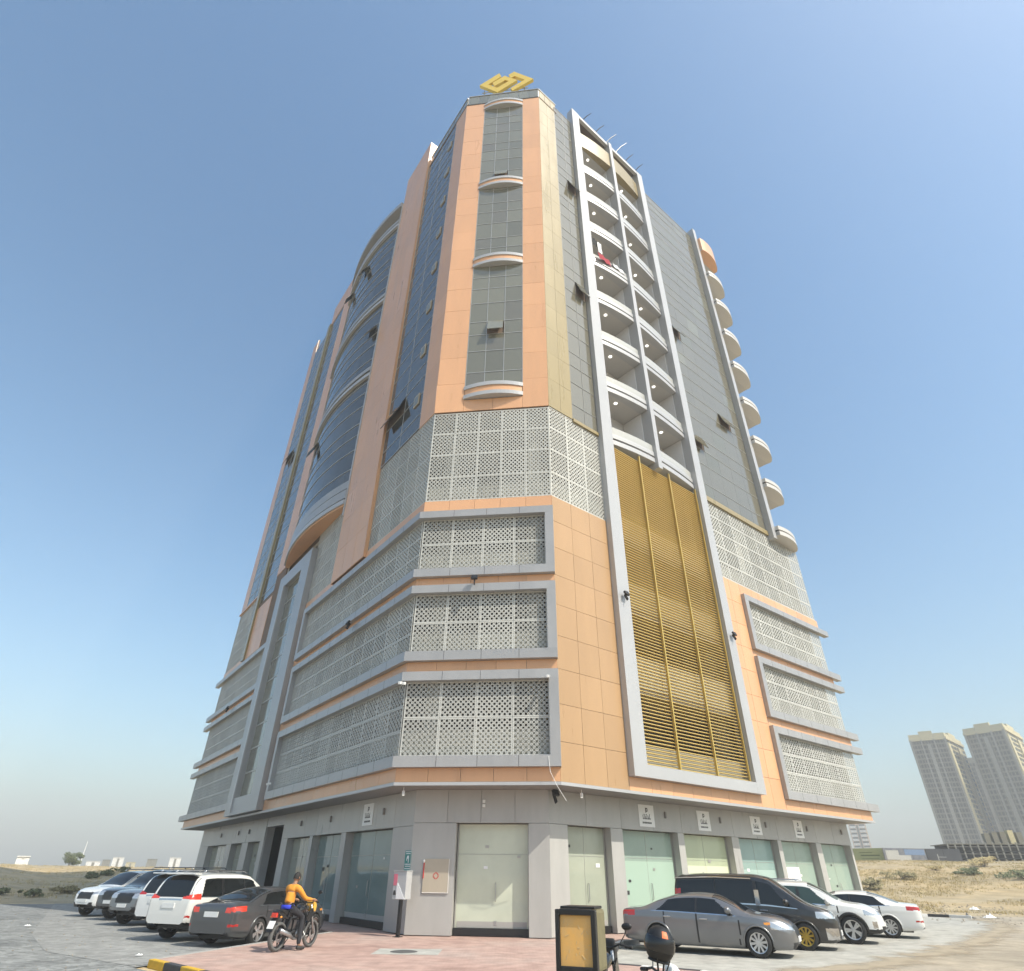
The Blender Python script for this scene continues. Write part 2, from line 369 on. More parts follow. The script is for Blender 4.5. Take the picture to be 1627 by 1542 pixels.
def panels(f, u0, u1, z0, z1, nc, nr, mt, parent, n=0.0, gap=0.013, th=0.04, name='panel'):
    du, dz = (u1-u0)/nc, (z1-z0)/nr
    for i in range(nc):
        for j in range(nr):
            fbox(name, f, u0+du*i+gap/2, u0+du*(i+1)-gap/2, z0+dz*j+gap/2, z0+dz*(j+1)-gap/2, n-th, n, mt, parent)
def prism_part(name, poly, z0, z1, mt, parent=TW):
    return MB().prism(poly, z0, z1).build(name, mt, parent)
def ring(d, notch=True):
    p = [pl('L', 36.0, -d), pl('C', d*TA, -d), pl('C', CW-d*TB, -d)]
    if notch: p += [pl('R', 4.3, -d), pl('R', 4.3, -1.75), pl('R', 12.5, -1.75), pl('R', 12.5, -d), pl('R', 20.65, -d), pl('R', 20.65, -1.0), pl('R', 23.9, -1.0)]
    else: p += [pl('R', 24.15-d, -d)]
    p += [pl('R', 23.9, -22), pl('L', 36.0-d, -20)]
    return p
# masses behind the cladding
core = prism_part('core', ring(0.06), 21.3, 54.1, 'joint')
prism_part('roof_slab', ring(0.3, False), 54.1, 54.35, 'wall_plain')
prism_part('podium_core', ring(4.2, False), 4.4, 21.3, 'parking_dark')
prism_part('ground_core', ring(1.75, False), 0.0, 4.3, 'joint')
soff = prism_part('soffit', ring(0.05, False), 4.30, 4.42, 'soffit')
for z in (8.28, 11.88, 15.5, 21.05):
    prism_part('floor_slab', ring(0.30, False), z, z+0.25, 'wall_plain')
# upstand walls of the parking decks, behind the screens
def upstand(z0, z1, n=-0.24):
    m = MB()
    for f, a, b in (('L', 0.0, 36.0), ('C', 0.0, CW), ('R', 0.0, 23.9)):
        mb = MB()
        s = SG[f]
        m0 = TA if f != 'R' else TB; m1 = TB if f == 'C' else 0
        poly = [(s*(a-m0*(n-0.15)), -(n-0.15)), (s*(b+m1*(n-0.15)), -(n-0.15)), (s*(b+m1*n), -n), (s*(a-m0*n), -n)]
        mb.prism(poly, z0, z1)
        add('upstand_wall', mb.mesh('upstand_wall', 'parking_wall'), None, TW, FM[f])
for z in (4.46, 8.55, 12.15, 15.77): upstand(z, z+1.75 if z < 5 else z+1.35)
# columns and back bays in the decks
for z0, z1 in ((4.42, 8.28), (8.53, 11.88), (12.13, 15.5), (15.75, 21.05)):
    for f, us in (('L', (4, 10, 16, 22, 28, 34)), ('C', (0.9, 5.0)), ('R', (3.6, 12.6, 18, 23))):
        for u in us: fbox('column', f, u-0.3, u+0.3, z0, z1, -1.6, -1.0, 'parking_wall')

for z0, z1 in ((4.42, 8.28), (8.53, 11.88), (12.13, 15.5), (15.75, 21.05)):
    fbox('end_wall', 'R', 23.55, 23.75, z0, z1, -9, -0.45, 'parking_wall'); fbox('end_wall', 'L', 35.6, 35.8, z0, z1, -9, -0.45, 'parking_wall')
# ---- lattice tiles -------------------------------------------------------
def lattice_mesh(w, h, cell=0.17, bar_w=0.03, depth=0.02):
    m = MB(); nx = max(1, round(w/(2*cell))); nz = max(1, round(h/(2*cell))); cx, cz = w/nx, h/nz
    def strip(p, q, bw):
        p = Vector(p); q = Vector(q); d = (q-p).normalized(); n = Vector((-d.y, d.x))*bw/2
        i = len(m.v)
        for y in (0, depth):
            for a in (p-n, q-n, q+n, p+n): m.v.append((a.x, y, a.y))
        m.f.append((i, i+1, i+2, i+3))
        for k in range(4): m.f.append((i+k, i+(k+1) % 4, i+4+(k+1) % 4, i+4+k))
    for i in range(nx):
        for j in range(nz):
            x0, z0 = -w/2+i*cx, -h/2+j*cz; xm, zm = x0+cx/2, z0+cz/2
            strip((x0, zm), (xm, z0+cz), bar_w); strip((xm, z0+cz), (x0+cx, zm), bar_w)
            strip((x0+cx, zm), (xm, z0), bar_w); strip((xm, z0), (x0, zm), bar_w)
            a, b = cx*0.32, cz*0.32
            pts = [(xm+a*cos(pi/8+k*pi/4), zm+b*sin(pi/8+k*pi/4)) for k in range(8)]
            for k in range(8): strip(pts[k], pts[(k+1) % 8], bar_w*0.9)
            pts = [(x0+a*0.9*cos(pi/8+k*pi/4), z0+b*0.9*sin(pi/8+k*pi/4)) for k in range(8)]
            for k in range(8):
                if all(abs(p[0]) <= w/2+1e-6 and abs(p[1]) <= h/2+1e-6 for p in (pts[k], pts[(k+1) % 8])): strip(pts[k], pts[(k+1) % 8], bar_w*0.9)
    e = 0.045
    m.box(-w/2, w/2, -0.004, depth+0.01, -h/2, -h/2+e); m.box(-w/2, w/2, -0.004, depth+0.01, h/2-e, h/2)
    m.box(-w/2, -w/2+e, -0.003, depth+0.009, -h/2+e, h/2-e); m.box(w/2-e, w/2, -0.003, depth+0.009, -h/2+e, h/2-e)
    return m.mesh('lattice_tile', 'lattice', fixn=False)
_lat = {}
def screen(f, u0, u1, z0, z1, nc, nr, n=-0.04, cell=0.098, bw=0.025):
    sc = empty('screen', (*pl(f, u0, n), z0), parent=TW)
    du, dz = (u1-u0)/nc, (z1-z0)/nr
    k = (round(du, 3), round(dz, 3), cell, bw)
    if k not in _lat: _lat[k] = lattice_mesh(du-0.012, dz-0.012, cell, bw)
    for i in range(nc):
        for j in range(nr):
            add('lattice_tile', _lat[k], None, sc, FM[f] @ Matrix.Translation(fl(f, u0+du*(i+0.5), n, z0+dz*(j+0.5))))
    return sc

# ---- podium frames -------------------------------------------------------
LV = [(4.88, 8.25), (8.68, 11.85), (12.25, 15.48)]
def frame_bars(name, f, u0, u1, z0, z1, left, right, m0=0, m1=0, w=0.37, n0=-0.10, n1=0.22, wj=0.36):
    fr = empty(name, (*pl(f, u0, 0), z0), parent=TW)
    for nm, za, zb in (('sill', z0, z0+w), ('head', z1-w+0.03, z1)):
        mb = MB(); bar(mb, f, u0, u1, n0, n1, za, zb, m0, m1); add(nm, mb.mesh(nm, 'grey_acp'), None, fr, FM[f])
        # narrow joints between the cladding sheets
        k = max(2, round((u1-u0)/1.45))
        mj = MB()
        for i in range(1, k):
            u = u0+(u1-u0)*i/k
            mj.box(SG[f]*u-0.008, SG[f]*u+0.008, -n1-0.002, -n1+0.02, za+0.004, zb-0.004)
        add('joint', mj.mesh('joint', 'dark_groove'), None, fr, FM[f])
    if left: fbox('jamb', f, u0, u0+wj, z0+w, z1-w+0.03, n0, n1-0.003, 'grey_acp', fr)
    if right: fbox('jamb', f, u1-wj, u1, z0+w, z1-w+0.03, n0, n1-0.003, 'grey_acp', fr)
for z0, z1 in LV:
    frame_bars('frame', 'C', 0.0, 5.93, z0, z1, False, True, m0=TA)
    screen('C', 0.05, 5.57, z0+0.37, z1-0.34, 4, 2)
    frame_bars('frame', 'L', 0.0, 15.0, z0, z1, False, True, m0=TA)
    screen('L', 0.05, 14.64, z0+0.37, z1-0.34, 12, 3, cell=0.115)
    frame_bars('frame', 'L', 22.3, 37.2, z0, z1, True, False)
    screen('L', 22.66, 35.9, z0+0.37, z1-0.34, 11, 3, cell=0.115)
    frame_bars('frame', 'R', 15.0, 25.0, z0, z1, True, False)
    screen('R', 15.36, 24.1, z0+0.37, z1-0.34, 7, 3, cell=0.115)
# upper screens
screen('C', 0.02, CW-0.02, 16.15, 21.42, 5, 4, cell=0.105)
screen('L', 0.02, 6.42, 16.15, 21.5, 5, 4, cell=0.105)
screen('R', 0.02, 3.62, 16.15, 21.5, 3, 4, cell=0.105)
screen('L', 11.1, 15.85, 15.95, 21.4, 4, 5, cell=0.115)
screen('L', 22.3, 25.2, 15.6, 21.4, 2, 5, cell=0.115)
screen('L', 30.1, 35.95, 15.6, 21.4, 5, 6, cell=0.115)
screen('R', 12.95, 24.15, 16.15, 21.3, 8, 5, cell=0.115)
# peach bands between and under the frames
def band(f, u0, u1, z0, z1, nc, mt='peach', n=0.0, nr=1):
    bk = fbox('band_wall', f, u0, u1, z0-0.0, z1, -0.14, n-0.05, 'joint')
    panels(f, u0, u1, z0, z1, nc, nr, mt, bk, n=n)
for f, u0, u1, nc in (('C', 0.0, 5.89, 5), ('L', 0.0, 15.0, 11), ('L', 22.3, 36.0, 10), ('R', 15.0, 24.3, 7)):
    for z0, z1 in ((4.42, 4.88), (8.25, 8.68), (11.85, 12.25), (15.48, 16.13)): band(f, u0, u1, z0, z1, nc, 'peach')
band('L', 15.0, 15.6, 4.42, 16.13, 1, 'peach', nr=8)
# white drip edge under the peach band
for f, u0, u1, m0, m1 in (('L', 0, 36.2, TA, 0), ('C', 0, CW, TA, TB), ('R', 0, 24.4, TB, 0)):
    mb = MB(); bar(mb, f, u0, u1, -0.02, 0.05, 4.31, 4.415, m0, m1); add('drip_edge', mb.mesh('drip_edge', 'white_alu'), None, TW, FM[f])
# peach wall with sky sheen painted in, on the sunny side of the podium, panels one by one
def clad(f, u0, u1, z0, z1, nc, nr, mt, name='cladding', n=0.0):
    bk = fbox(name, f, u0, u1, z0, z1, n-0.20, n-0.05, 'joint')
    panels(f, u0, u1, z0, z1, nc, nr, mt, bk, n=n); return bk
clad('R', 0.0, 3.62, 4.42, 16.13, 3, 9, 'podium_peach_sheen')
clad('R', 12.85, 15.0, 4.42, 16.13, 2, 9, 'peach')
clad('R', 3.62, 12.85, 4.42, 4.9, 7, 1, 'peach')

# ---- gold louvred bay ----------------------------------------------------
GB = empty('louvre_bay', (*pl('R', 4.4, 0), 5.3), parent=TW)
sm = MB().box(-3.95, 3.95, -0.045, 0.045, -0.015, 0.015).mesh('slat', 'gold_slat')
RX = Matrix.Rotation(R_(-6), 4, 'X')
k = 0; z = 5.45
while z < 21.3:
    add('slat', sm, None, GB, FM['R'] @ Matrix.Translation(fl('R', 8.3, -0.05, z)) @ RX); z += 0.143
for u in (6.83, 9.5): fbox('gold_post', 'R', u-0.035, u+0.035, 5.3, 21.5, 0.01, 0.12, 'gold_bar', GB)
fbox('gold_post', 'R', 12.05, 12.12, 5.3, 21.5, 0.01, 0.10, 'gold_bar', GB)
for u0, u1, z0, z1 in ((3.62, 4.44, 4.9, 57.2), (12.18, 12.88, 4.9, 57.2)):
    fbox('post', 'R', u0, u1, z0, z1, -0.3, 0.30, 'white_alu', TW)
fbox('gold_sill', 'R', 4.44, 12.18, 4.9, 5.36, -0.25, 0.297, 'white_alu', TW)

# ---- curtain walls -------------------------------------------------------
def curtain(f, u0, u1, zs, nc, mt, name='curtain_wall', n=-0.015, mull='mullion', opens=(), mw=0.05, vert=True, pane='pane', proud=0.02, tints=()):
    cw = fbox(name, f, u0, u1, zs[0], zs[-1], n-0.12, n-0.05, 'dark_groove')
    du = (u1-u0)/nc
    for i in range(nc):
        for j in range(len(zs)-1):
            vg = 0.01 if vert else 0.003
            a, b, c, d = u0+du*i+vg, u0+du*(i+1)-vg, zs[j]+0.01, zs[j+1]-0.01
            if (i, j) in opens:
                fr = 0.12 if nc > 1 else (b-a)*0.30
                a2, b2 = (a+0.05, b-0.05) if nc > 1 else (a+fr, b-fr)
                if nc == 1:
                    fbox(pane, f, a, a2-0.02, c, d, n-0.03, n, mt, cw); fbox(pane, f, b2+0.02, b, c, d, n-0.03, n, mt, cw)
                w = abs(b2-a2); h = d-c
                me = box_mesh(w, 0.04, h, mt)
                hinge = FM[f] @ Matrix.Translation(fl(f, (a2+b2)/2, n+0.02, d)) @ Matrix.Rotation(R_(-19), 4, 'X') @ Matrix.Translation((0, 0, -h/2))
                sash = add('open_sash', me, None, cw, hinge)
            else:
                fbox(pane, f, a, b, c, d, n-0.03, n, tints[(i*7+j*3) % len(tints)] if tints and (i*5+j*11) % 9 == 0 else mt, cw)
    mb = MB(); s = SG[f]
    for zz in zs: mb.box(s*u0, s*u1, -n-proud, -n+0.02, zz-mw/2, zz+mw/2)
    if vert:
        for i in range(nc+1):
            u = u0+du*i; mb.box(s*u-mw*0.4, s*u+mw*0.4, -n-proud*0.8, -n+0.018, zs[0], zs[-1])
    add('mullion', mb.mesh('mullion', mull), None, cw, FM[f])
    return cw
def rows(z0, z1, pat):
    out = [z0]; i = 0
    while out[-1] + pat[i % len(pat)] < z1-0.3: out.append(out[-1]+pat[i % len(pat)]); i += 1
    out.append(z1); return out
PAT = (1.05, 1.6, 1.3)
# C facade: window shaft between peach piers
CWZ = rows(23.1, 53.4, PAT)
curtain('C', 1.52, 4.55, CWZ, 3, 'glass_olive', n=-0.015, opens={(1, 3), (1, 15)}, mull='mullion', mw=0.04, tints=('glass_grey',))
clad('C', 0.0, 1.5, 21.5, 54.3, 1, 17, 'peach', 'pier'); clad('C', 4.57, 5.89, 21.5, 54.3, 1, 17, 'peach', 'pier')
clad('C', 1.5, 4.57, 21.5, 22.25, 2, 1, 'peach', 'spandrel'); clad('C', 1.5, 4.57, 53.6, 54.3, 2, 1, 'peach', 'spandrel')
def arc_slab(name, f, fn, u0, u1, z0, z1, nb, mt, parent=TW, seg=14, off=0.0):
    s = SG[f]; pts = [(u0+(u1-u0)*i/seg) for i in range(seg+1)]
    poly = [(s*u, -nb) for u in (u0, u1)] + [(s*u, -(fn(u)+off)) for u in reversed(pts)]
    mb = MB().prism(poly, z0, z1)
    return add(name, mb.mesh(name, mt), None, parent, FM[f])
cb = lambda u: 0.06+0.30*(1-((u-3.03)/1.56)**2)
for z in (22.28, 33.1, 41.75, 53.25):
    arc_slab('window_band', 'C', cb, 1.47, 4.59, z, z+0.24, -0.04, 'white_alu')
    arc_slab('window_band_core', 'C', cb, 1.52, 4.54, z+0.24, z+0.62, -0.04, 'peach', off=-0.06)
    arc_slab('window_band', 'C', cb, 1.47, 4.59, z+0.62, z+0.86, -0.04, 'white_alu')
# L facade
clad('L', 0.0, 1.62, 21.5, 54.3, 1, 17, 'peach', 'pier')
curtain('L', 1.64, 6.36, rows(21.6, 54.4, PAT), 2, 'glass_blue', opens={(1, 2)}, mull='mullion', mw=0.05)
for k in range(8):
    vt = fbox('vent_window', 'L', 2.05, 2.65, 23.6+3.95*k, 24.4+3.95*k, 0.0, 0.05, 'vent_beige'); fbox('vent_pane', 'L', 2.13, 2.57, 23.7+3.95*k, 24.3+3.95*k, 0.05, 0.06, 'glass_olive', vt)
# fin one, rising past the roof
fin = fbox('fin', 'L', 6.4, 10.9, 15.8, 58.6, -1.4, 0.12, 'joint')
panels('L', 6.4, 10.9, 15.8, 58.6, 3, 21, 'peach', fin, n=0.17)
fbox('fin_side', 'L', 6.36, 6.395, 15.8, 58.6, -1.4, 0.165, 'peach', fin); fbox('fin_side', 'L', 10.905, 10.95, 15.8, 58.6, -1.4, 0.165, 'peach', fin)
fbox('fin_cap', 'L', 6.36, 10.95, 58.6, 58.66, -1.4, 0.165, 'white_alu', fin)
fbox('corner_strip', 'L', 10.96, 11.14, 20.5, 54.6, -0.1, 0.23, 'white_alu')
# the bowed bay
bowf = lambda u: 0.10+0.78*(1-((u-16.85)/5.8)**2)
BZ = [(23.2, 32.6), (33.55, 41.0), (41.95, 51.4)]
BW = empty('bow_window', (*pl('L', 16.85, 0), 21.4), parent=TW)
def bow_pane(u0, u1, z0, z1, off, mt, name, parent, seg=5):
    m = MB(); s = SG['L']
    for i in range(seg):
        a, b = u0+(u1-u0)*i/seg, u0+(u1-u0)*(i+1)/seg
        p, q = Vector((s*a, -(bowf(a)+off), 0)), Vector((s*b, -(bowf(b)+off), 0))
        m.quad(p+Vector((0, 0, z0)), q+Vector((0, 0, z0)), q+Vector((0, 0, z1)), p+Vector((0, 0, z1)))
    k = len(m.v)
    bm_v = [(x, y+0.03, z) for x, y, z in m.v]; m.v += bm_v; m.f += [tuple(i+k for i in reversed(q)) for q in m.f[:]]
    me = m.mesh(name, mt, smooth=False)
    return add(name, me, None, parent, FM['L'])
for bi, (z0, z1) in enumerate(BZ):
    zs = rows(z0, z1, PAT); nc = 6
    for i in range(nc):
        a, b = 11.15+11.4*i/nc, 11.15+11.4*(i+1)/nc
        for j in range(len(zs)-1):
            if (i, j) in (((4, 5),), ((0, 3),), ((2, 5), (4, 5)))[bi]:
                s = SG['L']; uu = (a+b)/2; hh = zs[j+1]-zs[j]
                sl = atan2(bowf(b)-bowf(a), b-a)
                Mx = FM['L'] @ Matrix.Translation((s*uu, -(bowf(uu)+0.03), zs[j+1])) @ Matrix.Rotation(sl, 4, 'Z') @ Matrix.Rotation(R_(-24), 4, 'X') @ Matrix.Translation((0, 0, -hh/2))
                bow_pane(a+0.012, uu-0.42, zs[j]+0.012, zs[j+1]-0.012, -0.02, 'glass_blue', 'curved_pane', BW); bow_pane(uu+0.42, b-0.012, zs[j]+0.012, zs[j+1]-0.012, -0.02, 'glass_blue', 'curved_pane', BW)
                add('open_sash', box_mesh(0.8, 0.05, hh, 'glass_blue'), None, BW, Mx)
                continue
            bow_pane(a+0.012, b-0.012, zs[j]+0.012, zs[j+1]-0.012, -0.02, 'glass_blue', 'curved_pane', BW)
    for zz in zs: arc_slab('transom', 'L', bowf, 11.15, 22.55, zz-0.03, zz+0.03, -0.05, 'mullion', BW, off=0.015)
arc_slab('bow_back', 'L', bowf, 11.15, 22.55, 23.2, 51.4, -0.05, 'dark_groove', BW, off=-0.10)
for z0, z1, mt, off in ((21.4, 21.72, 'white_alu', 0.20), (21.72, 21.84, 'dark_groove', 0.08), (21.84, 22.5, 'grey_acp', 0.16), (22.5, 22.6, 'dark_groove', 0.08), (22.6, 23.2, 'grey_acp', 0.12),
                   (32.6, 32.9, 'white_alu', 0.17), (32.9, 33.2, 'dark_groove', 0.03), (33.2, 33.55, 'grey_acp', 0.15),
                   (41.0, 41.3, 'white_alu', 0.17), (41.3, 41.6, 'dark_groove', 0.03), (41.6, 41.95, 'grey_acp', 0.15),
                   (51.4, 51.75, 'white_alu', 0.18), (51.75, 52.0, 'dark_groove', 0.03), (52.0, 52.35, 'grey_acp', 0.16), (54.4, 55.0, 'grey_acp', 0.25)):
    arc_slab('bow_band', 'L', bowf, 11.1, 22.6, z0, z1, -0.05, mt, BW, off=off)
arc_slab('bow_soffit', 'L', bowf, 11.12, 22.58, 21.27, 21.4, -0.05, 'peach', BW, off=0.08)
fbox('bow_recess', 'L', 11.2, 22.5, 52.35, 54.4, -0.5, -0.02, 'parking_dark', BW)
# fin two with its glass strip, cream post and far edge
fin2 = fbox('fin', 'L', 22.65, 25.2, 15.7, 57.4, -1.2, 0.04, 'joint')
panels('L', 22.65, 25.2, 21.5, 57.4, 2, 17, 'peach', fin2, n=0.08)
p2 = fbox('fin', 'L', 25.2, 29.2, 15.7, 20.3, -1.2, 0.04, 'joint'); panels('L', 25.2, 29.9, 15.7, 19.9, 3, 2, 'peach', p2, n=0.08)
p3 = fbox('fin', 'L', 25.2, 29.2, 54.4, 57.4, -1.2, 0.04, 'joint'); panels('L', 25.2, 29.2, 54.4, 57.4, 3, 2, 'peach', p3, n=0.08)
curtain('L', 25.22, 29.0, rows(19.95, 54.35, PAT), 1, 'glass_blue', n=0.02, mw=0.06)
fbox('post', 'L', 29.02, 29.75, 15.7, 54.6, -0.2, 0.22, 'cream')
curtain('L', 29.8, 34.2, rows(21.55, 54.3, PAT), 2, 'glass_blue', opens={(1, 12)}, mw=0.05)
clad('L', 34.25, 36.0, 21.5, 56.6, 1, 17, 'peach', 'pier')
fbox('sill_band', 'L', 29.8, 36.05, 21.42, 21.55, -0.1, 0.10, 'peach')
# grey framed stair bay
SB = empty('stair_bay', (*pl('L', 18.8, 0), 4.45), parent=TW)
fbox('frame_side', 'L', 15.62, 17.3, 4.45, 20.1, -0.3, 0.36, 'grey_acp', SB); fbox('frame_side', 'L', 20.75, 22.28, 4.45, 20.1, -0.3, 0.36, 'grey_acp', SB)
fbox('frame_head', 'L', 17.3, 20.75, 19.1, 20.1, -0.3, 0.357, 'grey_acp', SB); fbox('frame_base', 'L', 17.3, 20.75, 4.45, 5.35, -0.3, 0.357, 'grey_acp', SB)
fbox('frame_trim', 'L', 20.75, 20.95, 4.6, 19.1, 0.36, 0.44, 'white_alu', SB)
cz = [5.35+1.375*i for i in range(11)]
curtain('L', 17.3, 20.75, cz, 1, 'glass_olive', n=0.05, mw=0.08, name='stair_glazing')
# R facade
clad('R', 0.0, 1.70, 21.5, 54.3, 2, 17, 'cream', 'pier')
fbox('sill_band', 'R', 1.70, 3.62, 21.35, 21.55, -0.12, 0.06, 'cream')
curtain('R', 1.72, 3.60, rows(21.55, 55.2, PAT), 2, 'glass_grey', n=-0.02, mull='mullion_dim', mw=0.03, opens={(1, 8), (1, 17)})
curtain('R', 12.9, 20.4, rows(21.6, 55.3, PAT), 5, 'glass_grey', n=-0.02, mull='mullion', mw=0.03, opens={(0, 3), (3, 6), (0, 11)}, vert=False, tints=('glass_olive',))
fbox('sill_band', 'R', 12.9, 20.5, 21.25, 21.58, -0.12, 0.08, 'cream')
fbox('post', 'R', 20.42, 20.86, 21.0, 56.2, -0.6, 0.40, 'white_alu')
# parapet of glass panes over the corner
for f, u0, u1, nc in (('C', 0.1, CW-0.05, 7), ('R', 0.05, 1.95, 3), ('L', 0.1, 6.2, 6)):
    pw = fbox('parapet', f, u0, u1, 54.45, 55.85, -0.22, -0.10, 'mullion')
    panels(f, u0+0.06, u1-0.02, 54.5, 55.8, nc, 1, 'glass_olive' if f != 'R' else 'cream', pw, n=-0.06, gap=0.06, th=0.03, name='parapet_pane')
    mb = MB(); bar(mb, f, u0, u1, -0.25, -0.02, 55.85, 55.93); add('coping', mb.mesh('coping', 'mullion'), None, TW, FM[f])
    mb = MB(); bar(mb, f, 0, u1, -0.2, 0.03, 54.3, 54.42); add('cornice', mb.mesh('cornice', 'dark_groove' if f == 'C' else 'joint'), None, TW, FM[f])
mat('canopy_brown', (0.14, 0.10, 0.075), 0.7)
# ---- balconies between the white posts ----------------------------------
def balf(u):
    d = (u-8.6)/4.1
    return 0.22-(0.50 if u < 8.6 else 0.32)*d*d
FZ = [21.6+3.95*k for k in range(9)]
fbox('post', 'R', 8.16, 8.52, 21.2, 57.2, -0.3, 0.42, 'white_alu')
lamp_me = MB().lathe([(0, -0.04), (0.09, -0.04), (0.12, -0.01), (0.12, 0)], 12).mesh('ceiling_light', 'lamp_white')
def balcony(u0, u1, k):
    z = FZ[k]; top = k == 8
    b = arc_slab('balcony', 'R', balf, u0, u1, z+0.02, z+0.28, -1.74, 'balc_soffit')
    if top:
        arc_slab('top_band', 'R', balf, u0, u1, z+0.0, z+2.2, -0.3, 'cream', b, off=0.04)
    else:
        arc_slab('edge_band', 'R', balf, u0, u1, z, z+0.30, -0.3, 'white_alu', b, off=0.03)
        arc_slab('groove', 'R', balf, u0, u1, z+0.30, z+0.44, -0.3, 'dark_groove', b, off=-0.09)
        arc_slab('edge_band', 'R', balf, u0, u1, z+0.44, z+0.74, -0.3, 'white_alu', b, off=0.03)
        # thin pale railing
        pts = [u0+(u1-u0)*i/10 for i in range(11)]
        m = MB()
        for a, c in zip(pts[:-1], pts[1:]):
            p, q = fl('R', a, balf(a)-0.02, 0), fl('R', c, balf(c)-0.02, 0)
            m.quad(p+Vector((0, 0, z+0.74)), q+Vector((0, 0, z+0.74)), q+Vector((0, 0, z+1.25)), p+Vector((0, 0, z+1.25)))
        add('railing', m.mesh('railing', 'balc_glass'), None, b, FM['R'])
        # back wall and sliding door
        fbox('back_wall', 'R', u0, u1, z+0.28, z+3.95, -1.745, -1.70, 'balc_wall', b)
        um = (u0+u1)/2+0.3
        fbox('sliding_door', 'R', um-0.95, um+0.95, z+0.30, z+2.55, -1.70, -1.66, 'glass_blue', b)
        for w in (u0, u1): fbox('side_wall', 'R', w-0.03, w+0.03, z+0.28, z+3.95, -1.70, -0.3, 'balc_wall', b)
    if k > 0:
        add('ceiling_light', lamp_me, None, b, FM['R'] @ Matrix.Translation(fl('R', u0+1.75 if u0 < 8 else u0+2.0, -0.62, z+0.02)))
for k in range(9):
    balcony(4.46, 8.14, k); balcony(8.54, 12.16, k)
# top beam with dark gap behind
for u0, u1 in ((4.44, 8.16), (8.52, 12.18)):
    fbox('top_beam', 'R', u0, u1, 56.75, 57.18, 0.02, 0.28, 'white_alu')
    fbox('roof_screen', 'R', u0, u1, 55.4, 56.74, -0.9, -0.7, 'wall_plain')
fbox('roof_screen', 'R', 4.44, 12.18, 54.3, 57.0, -2.6, -2.4, 'joint'); fbox('roof_canopy', 'R', 4.46, 12.16, 56.98, 57.12, -2.8, 0.0, 'canopy_brown')
for k, (u, l) in enumerate(((5.0, 1.2), (6.6, 1.4), (8.0, 2.0), (9.3, 2.4), (10.6, 1.3), (12.0, 1.2))):
    m = MB().tube([fl('R', u, 0.1, 57.1), fl('R', u+0.25*l, 0.5, 57.1+l*0.55), fl('R', u+0.5*l, 0.8, 57.0+l)], [0.045, 0.04, 0.025], 5)
    add('davit_arm', m.mesh('davit_arm', 'black'), None, TW, FM['R'])
# ---- rounded balconies at the far corner --------------------------------
rbf = lambda u: 0.02+0.72*max(0.0, 1-((u-21.9)/2.25)**2)**0.8
for k in range(9):
    z = FZ[k]-0.35
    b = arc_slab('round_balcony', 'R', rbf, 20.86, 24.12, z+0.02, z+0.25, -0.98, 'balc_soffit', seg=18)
    if k == 8: arc_slab('top_band', 'R', rbf, 20.86, 24.14, z, z+1.9, -0.2, 'peach', b, off=0.04, seg=18)
    else:
        arc_slab('edge_band', 'R', rbf, 20.86, 24.14, z, z+0.30, -0.2, 'warm_white', b, off=0.05, seg=18)
        arc_slab('groove', 'R', rbf, 20.86, 24.1, z+0.30, z+0.42, -0.2, 'dark_groove', b, off=-0.06, seg=18)
        arc_slab('edge_band', 'R', rbf, 20.86, 24.14, z+0.42, z+0.72, -0.1, 'warm_white', b, off=0.04, seg=18)
        fbox('back_wall', 'R', 20.9, 23.9, z+0.25, z+3.95, -1.0, -0.97, 'balc_wall', b)
        fbox('sliding_door', 'R', 21.2, 22.9, z+0.27, z+2.4, -0.97, -0.95, 'glass_blue', b)
    if k: add('ceiling_light', lamp_me, None, b, FM['R'] @ Matrix.Translation(fl('R', 21.4, 0.1, z+0.02)) @ Matrix.Scale(0.6, 4))
# ---- washing hung on one balcony ----------------------------------------
def cloth(name, label, col, u0, u1, zt, zb, n, seed):
    mt = mat('cloth_'+name+str(seed), col, 0.9)
    m = MB(); nu, nz = 8, 6; rnd = random.Random(seed)
    for j in range(nz+1):
        for i in range(nu+1):
            u = u0+(u1-u0)*i/nu; z = zt+(zb-zt)*j/nz
            w = 0.035*sin(i*1.7+seed)+0.02*rnd.random()
            m.v.append(tuple(fl('R', u+0.02*sin(j+seed), n+w+0.04*j/nz, z-0.05*abs(sin(i*0.9+seed))*j/nz)))
    for j in range(nz):
        for i in range(nu): a = j*(nu+1)+i; m.f.append((a, a+1, a+nu+2, a+nu+1))
    k = len(m.v); m.v += [(x, y+0.012, z) for x, y, z in m.v]; m.f += [tuple(i+k for i in reversed(q)) for q in m.f[:]]
    o = add(name, m.mesh(name, mt, smooth=True), None, None, FM['R'])
    tag(o, label, 'laundry', 'washing hung over one tower balcony')
zl = FZ[4]+1.25
cloth('towel', 'dark red towel hung over the tower balcony rail', (0.30, 0.02, 0.035), 5.2, 6.5, zl+0.05, zl-0.55, 0.12, 3)
cloth('shirt', 'black shirt hanging above the red towel on the balcony', (0.01, 0.01, 0.012), 4.62, 5.35, zl+1.55, zl+0.75, 0.02, 5)
cloth('shirt', 'white shirt hanging beside the black shirt on the balcony', (0.7, 0.7, 0.7), 5.3, 5.75, zl+1.5, zl+0.3, 0.03, 8)
cloth('sheet', 'pale cloth hung over the balcony rail beside the red towel', (0.62, 0.62, 0.63), 6.65, 7.9, zl+0.05, zl-0.35, 0.18, 9)

